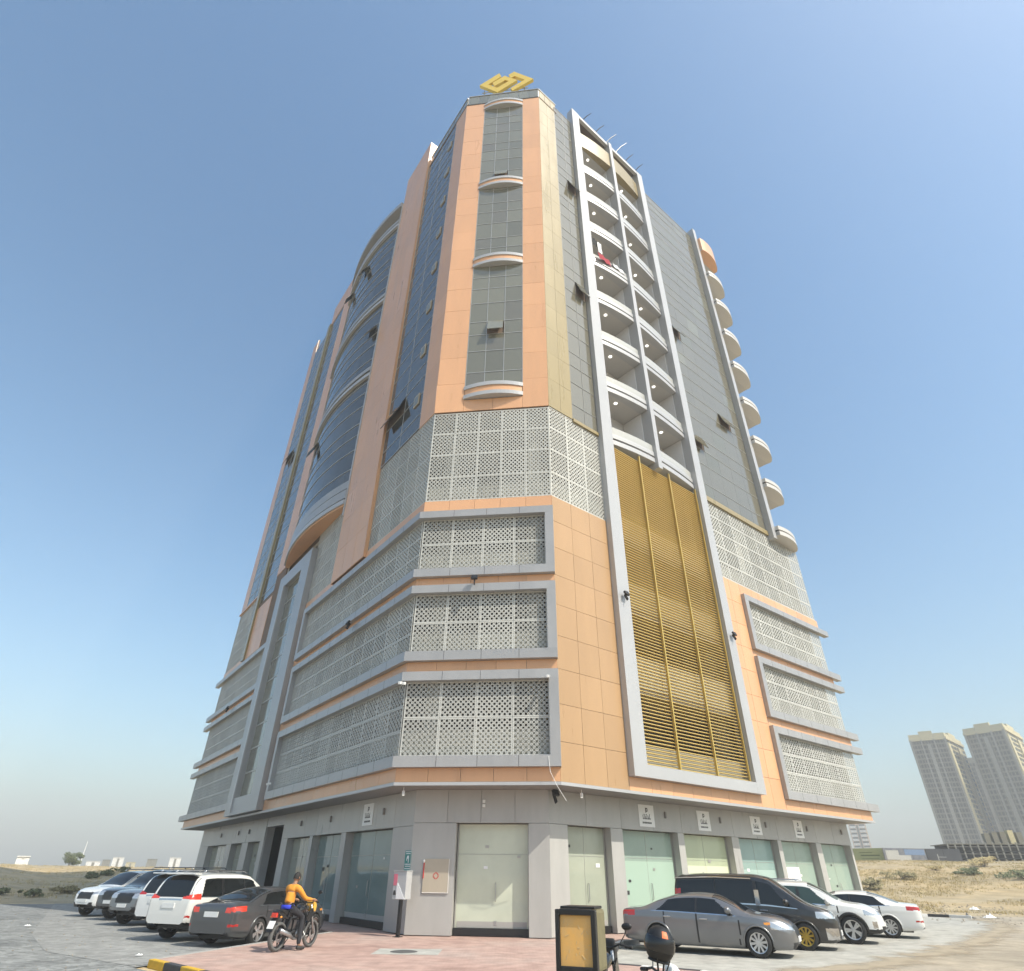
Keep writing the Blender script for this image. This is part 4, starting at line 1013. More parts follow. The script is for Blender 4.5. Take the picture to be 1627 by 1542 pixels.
def car(key, S, name, pos, az, body, label, rim=('ten', 'rim_silver'), group=None, scale=1.0, glass=None, lip=None, over={}):
    """az: heading in degrees clockwise from +y (the view direction)"""
    ms = car_meshes(key, S)
    rz = R_(90-az)
    root = empty(name, (pos[0], pos[1], GZ+0.012), rz); tag(root, label, 'car', group)
    M = WM[root.name] @ Matrix.Scale(scale, 4)
    def put(nm, me, mt, parent=root, X=None):
        me = me.copy() if (len(me.materials) and me.materials[0] != MATS[mt]) else me
        if not len(me.materials): me.materials.append(MATS[mt])
        elif me.materials[0] != MATS[mt]: me.materials[0] = MATS[mt]
        return add(nm, me, None, parent, M @ X if X is not None else M)
    bodyo = None
    for g, L_ in ms.items():
        if g == '_lips': continue
        for me in L_:
            mt = body if g == 'body' else over.get(g, GM.get(g, 'trim_black'))
            if glass and g in ('side_window', 'windscreen'): mt = glass
            put(g, me, mt)
    for me in ms['_lips']: put('wheel_arch', me, lip or body)
    L, W, H, R = S['L'], S['W'], S['H'], S['R']
    MB().box(-L/2+0.42, L/2-0.42, -W/2*0.66, W/2*0.66, float(S['bot'][2][1])-0.01, 0.75).build('underbody', 'black', root, M)
    tr = W/2-0.13
    for xw in (S['xf'], S['xr']):
        for sg in (1, -1):
            ty, rm, di = wheel_meshes(R, rim[0], rim[1])
            Mw = Matrix.Translation((xw, sg*tr, R)) @ (Matrix() if sg > 0 else Matrix.Rotation(pi, 4, 'Z')) @ Matrix.Rotation(0.3*xw, 4, 'Y')
            w = empty('wheel', (M @ Mw).translation, parent=root)
            put('tyre', ty, 'rubber', w, Mw); put('rim', rm, rim[1], w, Mw); put('brake_disc', di, 'rim_dark', w, Mw)
    ys = S['ysurf']
    for (x, z) in S['handles']:
        for sg in (1, -1):
            MB().box(x-0.11, x+0.11, sg*(ys(x, z)-0.01), sg*(ys(x, z)+0.035), z-0.018, z+0.018).build('door_handle', S.get('handlemat', 'chrome') if body != 'x' else body, root, M, bevel=0.008)
    xm, zm = S['mirror']
    for sg in (1, -1):
        y0 = ys(xm, zm)*0.97
        m = MB(); Mx = Matrix.Translation((xm, sg*(y0+0.13), zm+0.07)) @ Matrix.Diagonal((0.09, 0.13, 0.085, 1))
        m.lathe([(0.0, -1), (0.6, -0.85), (0.95, -0.4), (1, 0.1), (0.9, 0.6), (0.5, 0.95), (0, 1)], 12, Mx)
        mo = m.build('mirror', S.get('mirmat', body), root, M, smooth=True)
        MB().box(xm-0.04, xm+0.03, sg*(y0-0.06), sg*(y0+0.10), zm-0.01, zm+0.03).build('mirror_stem', 'trim_black', mo, M)
    for (px, pz, pw, ph) in S['plates']:
        x = px
        MB().box(x-0.012, x+0.012, -pw/2, pw/2, pz-ph/2, pz+ph/2).build('number_plate', 'plate_white', root, M)
    for b in S.get('extra', ()): b(root, M, body)
    return root
def rails(z, x0, x1, y):
    def f(root, M, body):
        for sg in (1, -1):
            MB().tube([(x0, sg*y, z-0.05), (x0+0.12, sg*y, z), (x1-0.12, sg*y, z-0.01), (x1, sg*y, z-0.07)], 0.02, 6).build('roof_rail', 'chrome', root, M, smooth=True)
    return f
def spoiler(x0, x1, z, w, mt=None):
    def f(root, M, body):
        MB().box(x0, x1, -w, w, z, z+0.04).build('spoiler', mt or body, root, M, bevel=0.015)
    return f
SEDAN = dict(L=4.90, W=1.85, H=1.45, R=0.335, Ra=0.385, xf=1.47, xr=-1.33,
    top=[(-2.45, 0.62), (-2.435, 0.92), (-2.38, 1.03), (-2.2, 1.06), (-1.85, 1.09), (-1.25, 1.29), (-0.7, 1.415), (-0.15, 1.45), (0.30, 1.425), (0.75, 1.28), (1.15, 1.08), (1.35, 1.015), (1.9, 0.94), (2.2, 0.84), (2.38, 0.70), (2.45, 0.52)],
    belt=[(-2.45, 0.94), (-1.6, 0.985), (0, 0.945), (1.0, 0.915), (1.5, 0.885), (2.45, 0.60)],
    bot=[(-2.45, 0.33), (-2.3, 0.27), (-1.0, 0.19), (1.5, 0.18), (2.3, 0.20), (2.45, 0.32)],
    wid=[(-2.45, 0.66), (-2.40, 0.78), (-2.2, 0.86), (-1.4, 0.915), (0, 0.92), (1.3, 0.91), (1.9, 0.86), (2.2, 0.76), (2.38, 0.58), (2.45, 0.34)],
    roof=0.66, wins=[(0.98, 0.30, -0.10, -0.14), (-0.17, -0.20, -1.38, -0.95)], ws=(0.34, 1.20), rw=(-1.80, -0.78),
    doors=[1.02, -0.14, -1.12], handles=[(0.05, 0.83), (-1.0, 0.86)], mirror=(0.78, 0.98), plates=[(-2.452, 0.78, 0.50, 0.13), (2.452, 0.42, 0.50, 0.12)],
    zones=[('tail_light', -2.46, -2.0, 0.50, 1.0, 0.84, 0.94, 0.06, 0.13), ('headlight', 1.85, 2.42, 0.50, 1.0, 0.64, 0.70, 0.0, 0.36), ('indicator', 1.70, 1.95, 0.80, 1.0, 0.74, 0.80),
           ('grille', 2.30, 2.46, 0.0, 0.42, 0.45, 0.72), ('lower_grille', 2.2, 2.46, 0.0, 0.62, 0.22, 0.36), ('valance', -2.46, -2.2, 0.0, 0.70, 0.2, 0.36), ('reflector', -2.46, -2.2, 0.62, 0.9, 0.50, 0.55)])
SUV = dict(L=4.80, W=1.87, H=1.80, R=0.385, Ra=0.44, xf=1.45, xr=-1.30, lip=0.04,
    top=[(-2.40, 0.70), (-2.385, 1.05), (-2.34, 1.20), (-2.24, 1.45), (-2.10, 1.66), (-1.95, 1.745), (-1.2, 1.80), (-0.3, 1.80), (0.25, 1.76), (0.65, 1.56), (1.10, 1.27), (1.30, 1.19), (1.9, 1.12), (2.2, 1.02), (2.34, 0.88), (2.40, 0.60)],
    belt=[(-2.40, 1.14), (-1.6, 1.13), (0, 1.09), (1.1, 1.07), (1.6, 1.04), (2.40, 0.82)],
    bot=[(-2.40, 0.46), (-2.25, 0.41), (-1.0, 0.33), (1.4, 0.32), (2.2, 0.36), (2.40, 0.48)],
    wid=[(-2.40, 0.74), (-2.36, 0.82), (-2.2, 0.88), (-1.3, 0.925), (0, 0.925), (1.3, 0.92), (1.9, 0.88), (2.2, 0.79), (2.34, 0.64), (2.40, 0.46)],
    roof=0.74, wins=[(1.02, 0.34, 0.02, -0.02), (-0.05, -0.08, -1.05, -1.02), (-1.14, -1.14, -2.02, -1.82)], ws=(0.30, 1.20), rw=(-2.36, -2.02),
    doors=[1.08, 0.0, -1.05], handles=[(0.16, 1.0), (-0.85, 1.01)], mirror=(0.85, 1.10), plates=[(-2.402, 0.92, 0.50, 0.13), (2.402, 0.62, 0.50, 0.12)],
    zones=[('tail_light', -2.42, -2.02, 0.46, 1.0, 1.08, 1.15, 0.02, 0.22), ('headlight', 1.95, 2.42, 0.45, 1.0, 0.86, 0.95, 0.05, 0.16), ('grille', 2.26, 2.46, 0.0, 0.46, 0.70, 0.95), ('lower_grille', 2.2, 2.46, 0.0, 0.62, 0.42, 0.56),
           ('valance', -2.42, -2.1, 0.0, 0.95, 0.3, 0.50), ('reflector', -2.42, -2.1, 0.58, 0.85, 0.62, 0.68), ('chrome_bar', -2.42, -2.3, 0.0, 0.44, 1.06, 1.11)],
    clad=0.42, extra=[rails(1.86, -1.85, 0.15, 0.60), spoiler(-2.22, -1.95, 1.735, 0.60)])
BIGSUV = dict(SUV); BIGSUV.update(L=4.95, W=1.95, H=1.88, zones=[('headlight', 1.98, 2.5, 0.44, 1.0, 0.88, 1.06), ('grille', 2.22, 2.5, 0.0, 0.44, 0.74, 1.06), ('lower_grille', 2.2, 2.5, 0.0, 0.80, 0.44, 0.62), ('tail_light', -2.5, -2.2, 0.6, 1.0, 1.05, 1.3)],
    top=[(-2.475, 0.70), (-2.46, 1.1), (-2.42, 1.35), (-2.34, 1.62), (-2.22, 1.80), (-1.2, 1.88), (-0.2, 1.88), (0.25, 1.83), (0.62, 1.60), (0.98, 1.32), (1.2, 1.24), (1.9, 1.19), (2.25, 1.12), (2.42, 0.98), (2.475, 0.62)],
    belt=[(-2.475, 1.16), (0, 1.14), (1.1, 1.12), (1.7, 1.10), (2.475, 0.95)],
    bot=[(-2.475, 0.55), (-2.3, 0.42), (0, 0.34), (2.2, 0.38), (2.475, 0.50)],
    wid=[(-2.475, 0.80), (-2.42, 0.88), (-2.2, 0.94), (0, 0.96), (1.4, 0.955), (2.0, 0.93), (2.3, 0.86), (2.43, 0.74), (2.475, 0.60)],
    plates=[(2.478, 0.66, 0.50, 0.12), (-2.478, 0.9, 0.5, 0.13)], roof=0.76, extra=[rails(1.95, -1.9, 0.1, 0.66)])
MPV = dict(L=4.95, W=1.86, H=1.95, R=0.34, Ra=0.395, xf=1.50, xr=-1.50,
    top=[(-2.475, 0.60), (-2.46, 1.15), (-2.42, 1.60), (-2.34, 1.84), (-2.2, 1.91), (-1.2, 1.95), (0.0, 1.94), (0.55, 1.86), (1.0, 1.60), (1.45, 1.30), (1.75, 1.15), (2.1, 1.05), (2.35, 0.92), (2.45, 0.72), (2.475, 0.50)],
    belt=[(-2.475, 1.10), (-1.0, 1.11), (0.2, 1.09), (1.2, 1.04), (1.7, 1.00), (2.475, 0.75)],
    bot=[(-2.475, 0.40), (-2.3, 0.25), (0, 0.19), (2.2, 0.19), (2.475, 0.28)],
    wid=[(-2.475, 0.78), (-2.40, 0.86), (-2.1, 0.915), (0, 0.925), (1.4, 0.92), (2.0, 0.87), (2.3, 0.76), (2.43, 0.58), (2.475, 0.42)],
    roof=0.80, wins=[(1.42, 0.62, 0.30, 0.28), (0.20, 0.18, -1.02, -1.0), (-1.06, -1.04, -2.36, -2.30)], ws=(0.52, 1.62), rw=(-2.44, -2.26),
    doors=[1.35, 0.24, -1.0], handles=[(0.42, 0.96), (-0.02, 0.97)], mirror=(1.12, 1.12), plates=[(2.476, 0.42, 0.50, 0.12), (-2.478, 0.85, 0.5, 0.13)],
    zones=[('headlight', 1.9, 2.44, 0.42, 1.0, 0.80, 0.92, 0.0, 0.12), ('chrome_bar', 2.2, 2.5, 0.0, 0.50, 0.62, 0.66), ('chrome_bar', 2.2, 2.5, 0.0, 0.50, 0.50, 0.53), ('fender_trim', 2.1, 2.46, 0.55, 0.85, 0.28, 0.56), ('grille', 2.2, 2.5, 0.0, 0.52, 0.30, 0.84), ('tail_light', -2.5, -2.2, 0.6, 1.0, 1.0, 1.5)],
    extra=[lambda root, M, body: [MB().tube([(-2.36, sg*0.80, 1.80), (-1.0, sg*0.815, 1.835), (0.15, sg*0.81, 1.80)], 0.022, 6).build('roof_trim', 'chrome', root, M) for sg in (1, -1)],
           lambda root, M, body: [MB().box(0.20, 0.34, sg*0.845, sg*0.915, 1.10, 1.50).build('pillar_chrome', 'chrome', root, M) for sg in (1, -1)]])
CROSS = dict(SUV); CROSS.update(L=4.67, W=1.84, H=1.67, R=0.37, Ra=0.425, xf=1.38, xr=-1.32, lip=0.05,
    top=[(-2.335, 0.66), (-2.32, 1.0), (-2.26, 1.15), (-2.10, 1.36), (-1.85, 1.55), (-1.5, 1.62), (-0.6, 1.67), (0.1, 1.65), (0.55, 1.50), (1.05, 1.21), (1.25, 1.12), (1.8, 1.05), (2.1, 0.95), (2.27, 0.80), (2.335, 0.56)],
    belt=[(-2.335, 1.06), (-1.6, 1.06), (0, 1.02), (1.0, 1.00), (1.5, 0.97), (2.335, 0.72)],
    bot=[(-2.335, 0.50), (-2.2, 0.34), (0, 0.26), (2.1, 0.28), (2.335, 0.40)],
    wid=[(-2.335, 0.70), (-2.28, 0.80), (-2.1, 0.86), (0, 0.91), (1.3, 0.905), (1.8, 0.86), (2.1, 0.77), (2.27, 0.60), (2.335, 0.42)],
    roof=0.70, wins=[(0.98, 0.26, -0.02, -0.06), (-0.10, -0.12, -1.05, -1.0), (-1.12, -1.1, -1.8, -1.55)], ws=(0.24, 1.12), rw=(-2.24, -1.72),
    doors=[1.02, -0.04, -1.05], handles=[(0.12, 0.92), (-0.9, 0.94)], mirror=(0.80, 1.03), plates=[(2.337, 0.50, 0.5, 0.12)],
    zones=[('headlight', 1.80, 2.30, 0.46, 1.0, 0.76, 0.86, 0.0, 0.16), ('fender_trim', 1.98, 2.12, 0.70, 0.95, 0.42, 0.60), ('grille', 2.15, 2.4, 0.0, 0.40, 0.58, 0.86), ('lower_grille', 2.1, 2.4, 0.0, 0.64, 0.36, 0.48), ('tail_light', -2.4, -2.05, 0.5, 1.0, 0.95, 1.05)], clad=0.40, extra=[rails(1.71, -1.5, 0.0, 0.58)])

def right_side(u, n): return pl('R', u, n)
# bays along the sunny side, noses towards the road
SG1, SG2 = 'cars parked along the shop windows', 'cars parked on the shaded side'
car('sedan', SEDAN, 'sedan', (6.05, 21.9), 118, 'paint_grey', 'grey four-door sedan nearest the kerb on the sunny side of the tower', ('ten', 'rim_silver'), SG1)
car('mpv', MPV, 'minivan', (8.25, 24.1), 118, 'paint_black', 'black minivan with gold alloy wheels and chrome window trim', ('ten', 'rim_gold'), SG1)
car('cross', CROSS, 'crossover_car', (10.85, 26.3), 118, 'paint_white', 'white crossover car with black wheel arches beside the black minivan', ('twin', 'rim_silver'), SG1, lip='trim_black', glass='car_glass_green', scale=1.05)
car('sedan', SEDAN, 'sedan', (13.6, 28.75), 300, 'paint_white', 'white sedan parked nose in at the far end of the sunny row', ('ten', 'rim_silver'), SG1)
# bays along the shaded side
car('sedan', SEDAN, 'sedan', (-7.85, 23.75), 20, 'paint_slate', 'dark grey sedan seen from behind next to the motorcyclist', ('five', 'rim_silver'), SG2, over={'tail_light': 'tail_bright'})
car('suv', SUV, 'suv', (-9.85, 25.1), 20, 'paint_white_warm', 'white seven-seat suv with slim red tail lamps and dark rear window', ('ten', 'rim_dark'), SG2, over={'tail_light': 'tail_bright'})
car('suv', SUV, 'suv', (-11.9, 28.3), 20, 'paint_white', 'white suv partly hidden behind the nearer white suv', ('ten', 'rim_dark'), SG2)
car('bigsuv', BIGSUV, 'suv', (-14.3, 31.0), 203, 'paint_silver', 'silver grey suv with its nose out between two white suvs', ('ten', 'rim_dark'), SG2)
car('bigsuv', BIGSUV, 'suv', (-16.5, 33.9), 203, 'paint_slate', 'dark grey suv with its nose out, second from the far end', ('ten', 'rim_dark'), SG2)
car('suv', SUV, 'suv', (-18.9, 36.0), 203, 'paint_white', 'white suv with its nose out at the far end of the shaded row', ('ten', 'rim_dark'), SG2)
# ---------------------------------------------------------------- motorcycles
mat('bike_black', (0.014, 0.014, 0.015), 0.25, coat=0.6); mat('engine_grey', (0.10, 0.10, 0.105), 0.45, 0.6, noise=0.3, nscale=12); mat('bike_yellow', (0.75, 0.42, 0.06), 0.3, coat=0.6); mat('bike_red', (0.45, 0.02, 0.02), 0.3, coat=0.6)
mat('dusty_tyre', (0.13, 0.13, 0.125), 0.85, noise=0.3, nscale=9); mat('seat_vinyl', (0.016, 0.015, 0.015), 0.55); mat('bike_blue', (0.02, 0.05, 0.20), 0.3, coat=0.6)
def ellipsoid(m, c, r, M=None, seg=14):
    prof = [(sin(pi*k/10), -cos(pi*k/10)) for k in range(11)]
    X = Matrix.Translation(c) @ (M or Matrix()) @ Matrix.Diagonal((*r, 1)); m.lathe(prof, seg, X); return m
def motorcycle(name, label, pos, az, tank='bike_black', fairing='bike_yellow', box=False, group='parked motorcycles', lean=0.0, tyre='dusty_tyre'):
    root = empty(name, pos, R_(90-az)); tag(root, label, 'motorcycle', group)
    M = WM[root.name] @ Matrix.Rotation(R_(lean), 4, 'X')
    P = lambda nm, m, mt, parent=root, **k: m.build(nm, mt, parent, M, **k)
    T = Matrix.Rotation(R_(90), 4, 'X')
    for nm, x, wd in (('front_wheel', 0.68, 0.085), ('rear_wheel', -0.68, 0.125)):
        R = 0.315; w = empty(nm, (M @ Matrix.Translation((x, 0, R))).translation, parent=root); Mx = M @ Matrix.Translation((x, 0, R))
        MB().lathe([(R-0.075, -wd*0.42), (R-0.045, -wd/2), (R-0.012, -wd*0.36), (R, 0), (R-0.012, wd*0.36), (R-0.045, wd/2), (R-0.075, wd*0.42)], 36, T, close=True).build('tyre', tyre, w, Mx, smooth=True)
        rm = MB().lathe([(R-0.072, -wd*0.36), (R-0.095, -wd*0.2), (R-0.095, wd*0.2), (R-0.072, wd*0.36)], 36, T)
        for a in range(5):
            for o in (-0.12, 0.12):
                b = 2*pi*a/5; rm.tube([(0.03*cos(b), 0, 0.03*sin(b)), ((R-0.09)*cos(b+o), 0, (R-0.09)*sin(b+o))], 0.011, 5)
        rm.lathe([(0, -0.05), (0.045, -0.05), (0.045, 0.05), (0, 0.05)], 12, T)
        rm.build('rim', 'rim_dark', w, Mx)
        MB().lathe([(0.06, 0.055), (0.125, 0.055), (0.125, 0.06), (0.06, 0.06)], 20, T, close=True).build('brake_disc', 'steel', w, Mx)
    for sg in (1, -1):
        P('fork', MB().tube([(0.68, sg*0.085, 0.315), (0.56, sg*0.085, 0.62), (0.42, sg*0.085, 0.98)], [0.028, 0.026, 0.022], 8), 'steel', smooth=True)
        P('shock', MB().tube([(-0.55, sg*0.12, 0.36), (-0.40, sg*0.12, 0.72)], 0.028, 8), 'trim_black')
        P('swing_arm', MB().tube([(-0.68, sg*0.10, 0.315), (-0.12, sg*0.09, 0.40)], 0.024, 6), 'engine_grey')
        P('foot_peg', MB().tube([(-0.05, sg*0.12, 0.36), (-0.05, sg*0.28, 0.36)], 0.014, 6), 'trim_black')
        P('indicator', ellipsoid(MB(), (-0.86, sg*0.16, 0.74), (0.035, 0.03, 0.025)), 'amber', smooth=True)
    P('frame', MB().tube([(0.40, 0, 0.92), (0.15, 0, 0.68), (-0.15, 0, 0.66), (-0.62, 0, 0.76)], 0.026, 8).tube([(0.40, 0, 0.90), (0.32, 0, 0.50), (0.12, 0, 0.28), (-0.15, 0, 0.30), (-0.15, 0, 0.66)], 0.024, 8), 'trim_black', smooth=True)
    e = MB().box(-0.16, 0.18, -0.13, 0.13, 0.26, 0.42)
    P('engine', e, 'engine_grey', bevel=0.03)
    cyl = MB()
    Mc = Matrix.Translation((0.14, 0, 0.40)) @ Matrix.Rotation(R_(25), 4, 'Y')
    for k in range(7): cyl.box(-0.085, 0.085, -0.10, 0.10, 0.03*k, 0.03*k+0.016, Mc)
    cyl.box(-0.06, 0.06, -0.07, 0.07, 0, 0.21, Mc)
    P('cylinder', cyl, 'engine_grey')
    P('clutch_cover', MB().lathe([(0, 0.16), (0.085, 0.155), (0.10, 0.13), (0.10, 0.10)], 18, Matrix.Translation((-0.03, 0, 0.34)) @ Matrix.Rotation(R_(90), 4, 'X')), 'steel', smooth=True)
    P('exhaust', MB().tube([(0.22, -0.06, 0.42), (0.30, -0.10, 0.30), (0.10, -0.15, 0.22), (-0.25, -0.17, 0.25), (-0.42, -0.18, 0.34), (-0.85, -0.20, 0.46)], [0.02, 0.02, 0.022, 0.028, 0.05, 0.052], 10), 'steel', smooth=True)
    tk = MB()
    for k, (x, z, ry, rz) in enumerate(((0.34, 0.88, 0.05, 0.05), (0.28, 0.89, 0.12, 0.10), (0.12, 0.90, 0.155, 0.12), (-0.02, 0.86, 0.135, 0.10), (-0.12, 0.81, 0.08, 0.06))):
        for j in range(12):
            a = 2*pi*j/12; tk.v.append((x, ry*cos(a), z+rz*sin(a)))
    for k in range(4):
        for j in range(12): tk.f.append((k*12+j, k*12+(j+1) % 12, (k+1)*12+(j+1) % 12, (k+1)*12+j))
    tk.f += [tuple(range(12)), tuple(range(48, 60))]
    P('fuel_tank', tk, tank, smooth=True)
    P('seat', MB().prism([(-0.12, 0.80), (-0.10, 0.74), (-0.62, 0.78), (-0.80, 0.86), (-0.78, 0.90), (-0.45, 0.85)], -0.12, 0.12, axis='y'), 'seat_vinyl', bevel=0.03)
    P('tail_fairing', MB().prism([(-0.30, 0.76), (-0.32, 0.66), (-0.70, 0.70), (-0.94, 0.84), (-0.92, 0.88), (-0.78, 0.86)], -0.10, 0.10, axis='y'), tank, bevel=0.025)
    P('tail_light', MB().box(-0.965, -0.90, -0.085, 0.085, 0.73, 0.83), 'tail_bright', bevel=0.015)
    P('rear_mudguard', MB().prism([(-0.86, 0.72), (-0.90, 0.72), (-1.06, 0.44), (-1.03, 0.43)], -0.09, 0.09, axis='y'), 'trim_black')
    P('number_plate', MB().prism([(-0.955, 0.66), (-0.965, 0.66), (-1.045, 0.50), (-1.035, 0.50)], -0.10, 0.10, axis='y'), 'plate_white')
    P('front_mudguard', MB().prism([(0.68+0.345*cos(a), 0.315+0.345*sin(a)) for a in [R_(40+10*k) for k in range(12)]]+[(0.68+0.335*cos(a), 0.315+0.335*sin(a)) for a in [R_(150-10*k) for k in range(12)]], -0.06, 0.06, axis='y'), tank)
    P('headlight', ellipsoid(MB(), (0.56, 0, 0.92), (0.07, 0.10, 0.10)), 'head_lamp', smooth=True)
    P('nose_fairing', MB().prism([(0.44, 0.82), (0.62, 0.80), (0.64, 0.94), (0.52, 1.12), (0.46, 1.10)], -0.12, 0.12, axis='y'), fairing, bevel=0.035)
    P('side_fairing', MB().prism([(0.44, 0.90), (0.30, 0.84), (0.20, 0.62), (0.34, 0.60), (0.50, 0.74)], -0.16, -0.135, axis='y').prism([(0.44, 0.90), (0.30, 0.84), (0.20, 0.62), (0.34, 0.60), (0.50, 0.74)], 0.135, 0.16, axis='y'), tank)
    P('handlebar', MB().tube([(0.30, 0.38, 1.03), (0.36, 0.22, 1.06), (0.42, 0.08, 1.01), (0.42, -0.08, 1.01), (0.36, -0.22, 1.06), (0.30, -0.38, 1.03)], 0.013, 8), 'trim_black', smooth=True)
    for sg in (1, -1):
        P('grip', MB().tube([(0.325, sg*0.30, 1.04), (0.295, sg*0.41, 1.03)], 0.019, 8), 'rubber')
        mo = P('mirror', ellipsoid(MB(), (0.40, sg*0.33, 1.26), (0.02, 0.075, 0.045)), 'trim_black', smooth=True)
        MB().tube([(0.37, sg*0.22, 1.06), (0.40, sg*0.29, 1.16), (0.40, sg*0.33, 1.24)], 0.007, 5).build('mirror_stem', 'trim_black', mo, M)
    P('side_stand', MB().tube([(-0.05, 0.12, 0.28), (-0.12, 0.28, 0.01)], 0.012, 5), 'trim_black')
    if box:
        P('rear_rack', MB().tube([(-0.45, 0.14, 0.78), (-0.95, 0.16, 0.80)], 0.012, 5).tube([(-0.45, -0.14, 0.78), (-0.95, -0.16, 0.80)], 0.012, 5).box(-1.02, -0.48, -0.2, 0.2, 0.80, 0.82), 'trim_black')
        y0, y1, z0, z1, x0, x1 = -0.26, 0.26, 0.87, 1.50, -1.05, -0.52
        bx = P('top_box', MB().box(x0+0.05, x1, y0, y1, z0, z1), mat('box_olive', (0.20, 0.175, 0.095), 0.6, noise=0.25, nscale=5), bevel=0.04)
        fr = MB()
        for a in ((x0, x0+0.10, y0-0.005, y0+0.055, z0, z1), (x0, x0+0.10, y1-0.055, y1+0.005, z0, z1), (x0+0.001, x0+0.10, y0+0.05, y1-0.05, z1-0.06, z1+0.006), (x0+0.001, x0+0.10, y0+0.05, y1-0.05, z0, z0+0.06)): fr.box(*a)
        fr.build('box_frame', 'trim_black', bx, M, bevel=0.012)
        MB().box(x0+0.035, x0+0.055, y0+0.05, y1-0.05, z0+0.05, z1-0.05).build('box_panel', mat('box_orange', (0.82, 0.44, 0.11), 0.55, noise=0.3, nscale=7, col2=(0.70, 0.42, 0.16)), bx, M)
        m = MB(); rr = random.Random(4)
        for _ in range(16):
            yy, zz = rr.uniform(y0+0.08, y1-0.08), rr.uniform(z0+0.08, z1-0.08); a = rr.uniform(0, pi); l = rr.uniform(0.02, 0.07)
            m.tube([(x0+0.033, yy, zz), (x0+0.032, yy+l*cos(a), zz+l*sin(a))], 0.0022, 4)
        m.build('scratches', mat('scratch_pale', (0.62, 0.50, 0.30), 0.7), bx, M)['kind'] = 'stuff'
        MB().box(x0+0.12, x1-0.02, y0+0.03, y1-0.03, z1, z1+0.03).build('box_lid', 'trim_black', bx, M, bevel=0.012)
    return root
motorcycle('motorcycle', 'black motorcycle with yellow nose that the person in orange sits on', (-5.72, 19.95, 0.0), 22, 'bike_black', 'bike_yellow')
motorcycle('delivery_motorcycle', 'delivery motorcycle carrying the black framed box with an orange panel', (1.25, 10.23, GZ+0.003), 22, 'bike_black', 'trim_black', box=True, tyre='rubber')
motorcycle('motorcycle', 'motorcycle in the foreground with a black helmet hung on it', (1.20, 7.75, GZ+0.003), 85, 'bike_black', 'white_paint', tyre='rubber')
# helmet hanging on the handlebar end
hp = Vector((1.53, 7.45, 1.17))
HM = empty('helmet', hp, R_(-35)); tag(HM, 'black helmet with an orange mark hung on a motorcycle handlebar', 'helmet')
HX = WM[HM.name] @ Matrix.Rotation(R_(12), 4, 'Y') @ Matrix.Scale(1.0, 4)
def patch_on_shell():
    m = MB()
    for j in range(5):
        for i in range(5):
            a = R_(38+7*j); t = R_(-62+7*i); m.v.append((0.1365*1.12*sin(a)*cos(t), 0.1365*0.95*sin(a)*sin(t), 0.1568*cos(a)))
    for j in range(4):
        for i in range(4): k = j*5+i; m.f.append((k, k+1, k+6, k+5))
    return m
sh = MB(); prof = []
for k in range(11):
    a = pi*(k/10)*0.78; prof.append((0.135*sin(a), 0.155*cos(a)))
sh.lathe(prof, 24, Matrix.Diagonal((1.12, 0.95, 1.0, 1)))
sh.build('shell', mat('helmet_black', (0.008, 0.008, 0.009), 0.5), HM, HX, smooth=True)
MB().lathe([(0.088, -0.118), (0.098, -0.135), (0.075, -0.13), (0.072, -0.11)], 24, Matrix.Diagonal((1.12, 0.95, 1, 1)), close=True).build('rim', 'trim_black', HM, HX, smooth=True)
MB().lathe([(0.139*sin(a), 0.159*cos(a)) for a in [R_(62+4*k) for k in range(12)]], 24, Matrix.Diagonal((1.12, 0.95, 1, 1))).build('visor', 'black_gloss', HM, HX, smooth=True)
patch_on_shell().build('sticker', mat('sticker_orange', (0.75, 0.14, 0.03), 0.5), HM, HX)
MB().tube([(0.02, 0.09, -0.10), (0.03, 0.06, -0.22), (0.03, -0.05, -0.23), (0.02, -0.09, -0.10)], 0.010, 5).build('chin_strap', 'trim_black', HM, HX)

# ---------------------------------------------------------------- the rider
mat('skin', (0.30, 0.16, 0.095), 0.55); mat('hair_black', (0.012, 0.010, 0.009), 0.7, bump=0.6, bscale=60); mat('shirt_orange', (0.74, 0.31, 0.035), 0.8, noise=0.2, nscale=4, bump=0.25, bscale=9); mat('trousers_dark', (0.022, 0.022, 0.026), 0.85, bump=0.2, bscale=10); mat('cloth_blue', (0.03, 0.05, 0.55), 0.7); mat('shoe', (0.03, 0.028, 0.027), 0.6)
def skin_obj(name, verts, edges, radii, mt, parent, M, root=0, sub=2):
    me = bpy.data.meshes.new(name); me.from_pydata(verts, edges, []); me.materials.append(MATS[mt])
    o = add(name, me, None, parent, M)
    sk = o.modifiers.new('skin', 'SKIN'); sk.use_smooth_shade = True
    if not me.skin_vertices: return o
    d = me.skin_vertices[0].data
    for k, r in enumerate(radii): d[k].radius = r if isinstance(r, tuple) else (r, r); d[k].use_root = (k == root)
    sb = o.modifiers.new('sub', 'SUBSURF'); sb.levels = sub; sb.render_levels = sub
    return o
PR = empty('person', (-5.72, 19.95, 0), R_(90-22)); tag(PR, 'person in an orange long-sleeved top seated on the black motorcycle', 'person')
PM = WM[PR.name]
X0 = -0.44   # seat position along the bike
chest = (X0+0.05, 0, 1.27); neck = (X0+0.08, 0, 1.42)
J = {'pelvis': (X0, 0, 0.93), 'waist': (X0+0.01, 0, 1.06), 'chest': chest, 'collar': (X0+0.07, 0, 1.37), 'neck': (X0+0.10, 0, 1.46), 'head': (X0+0.14, 0, 1.58)}
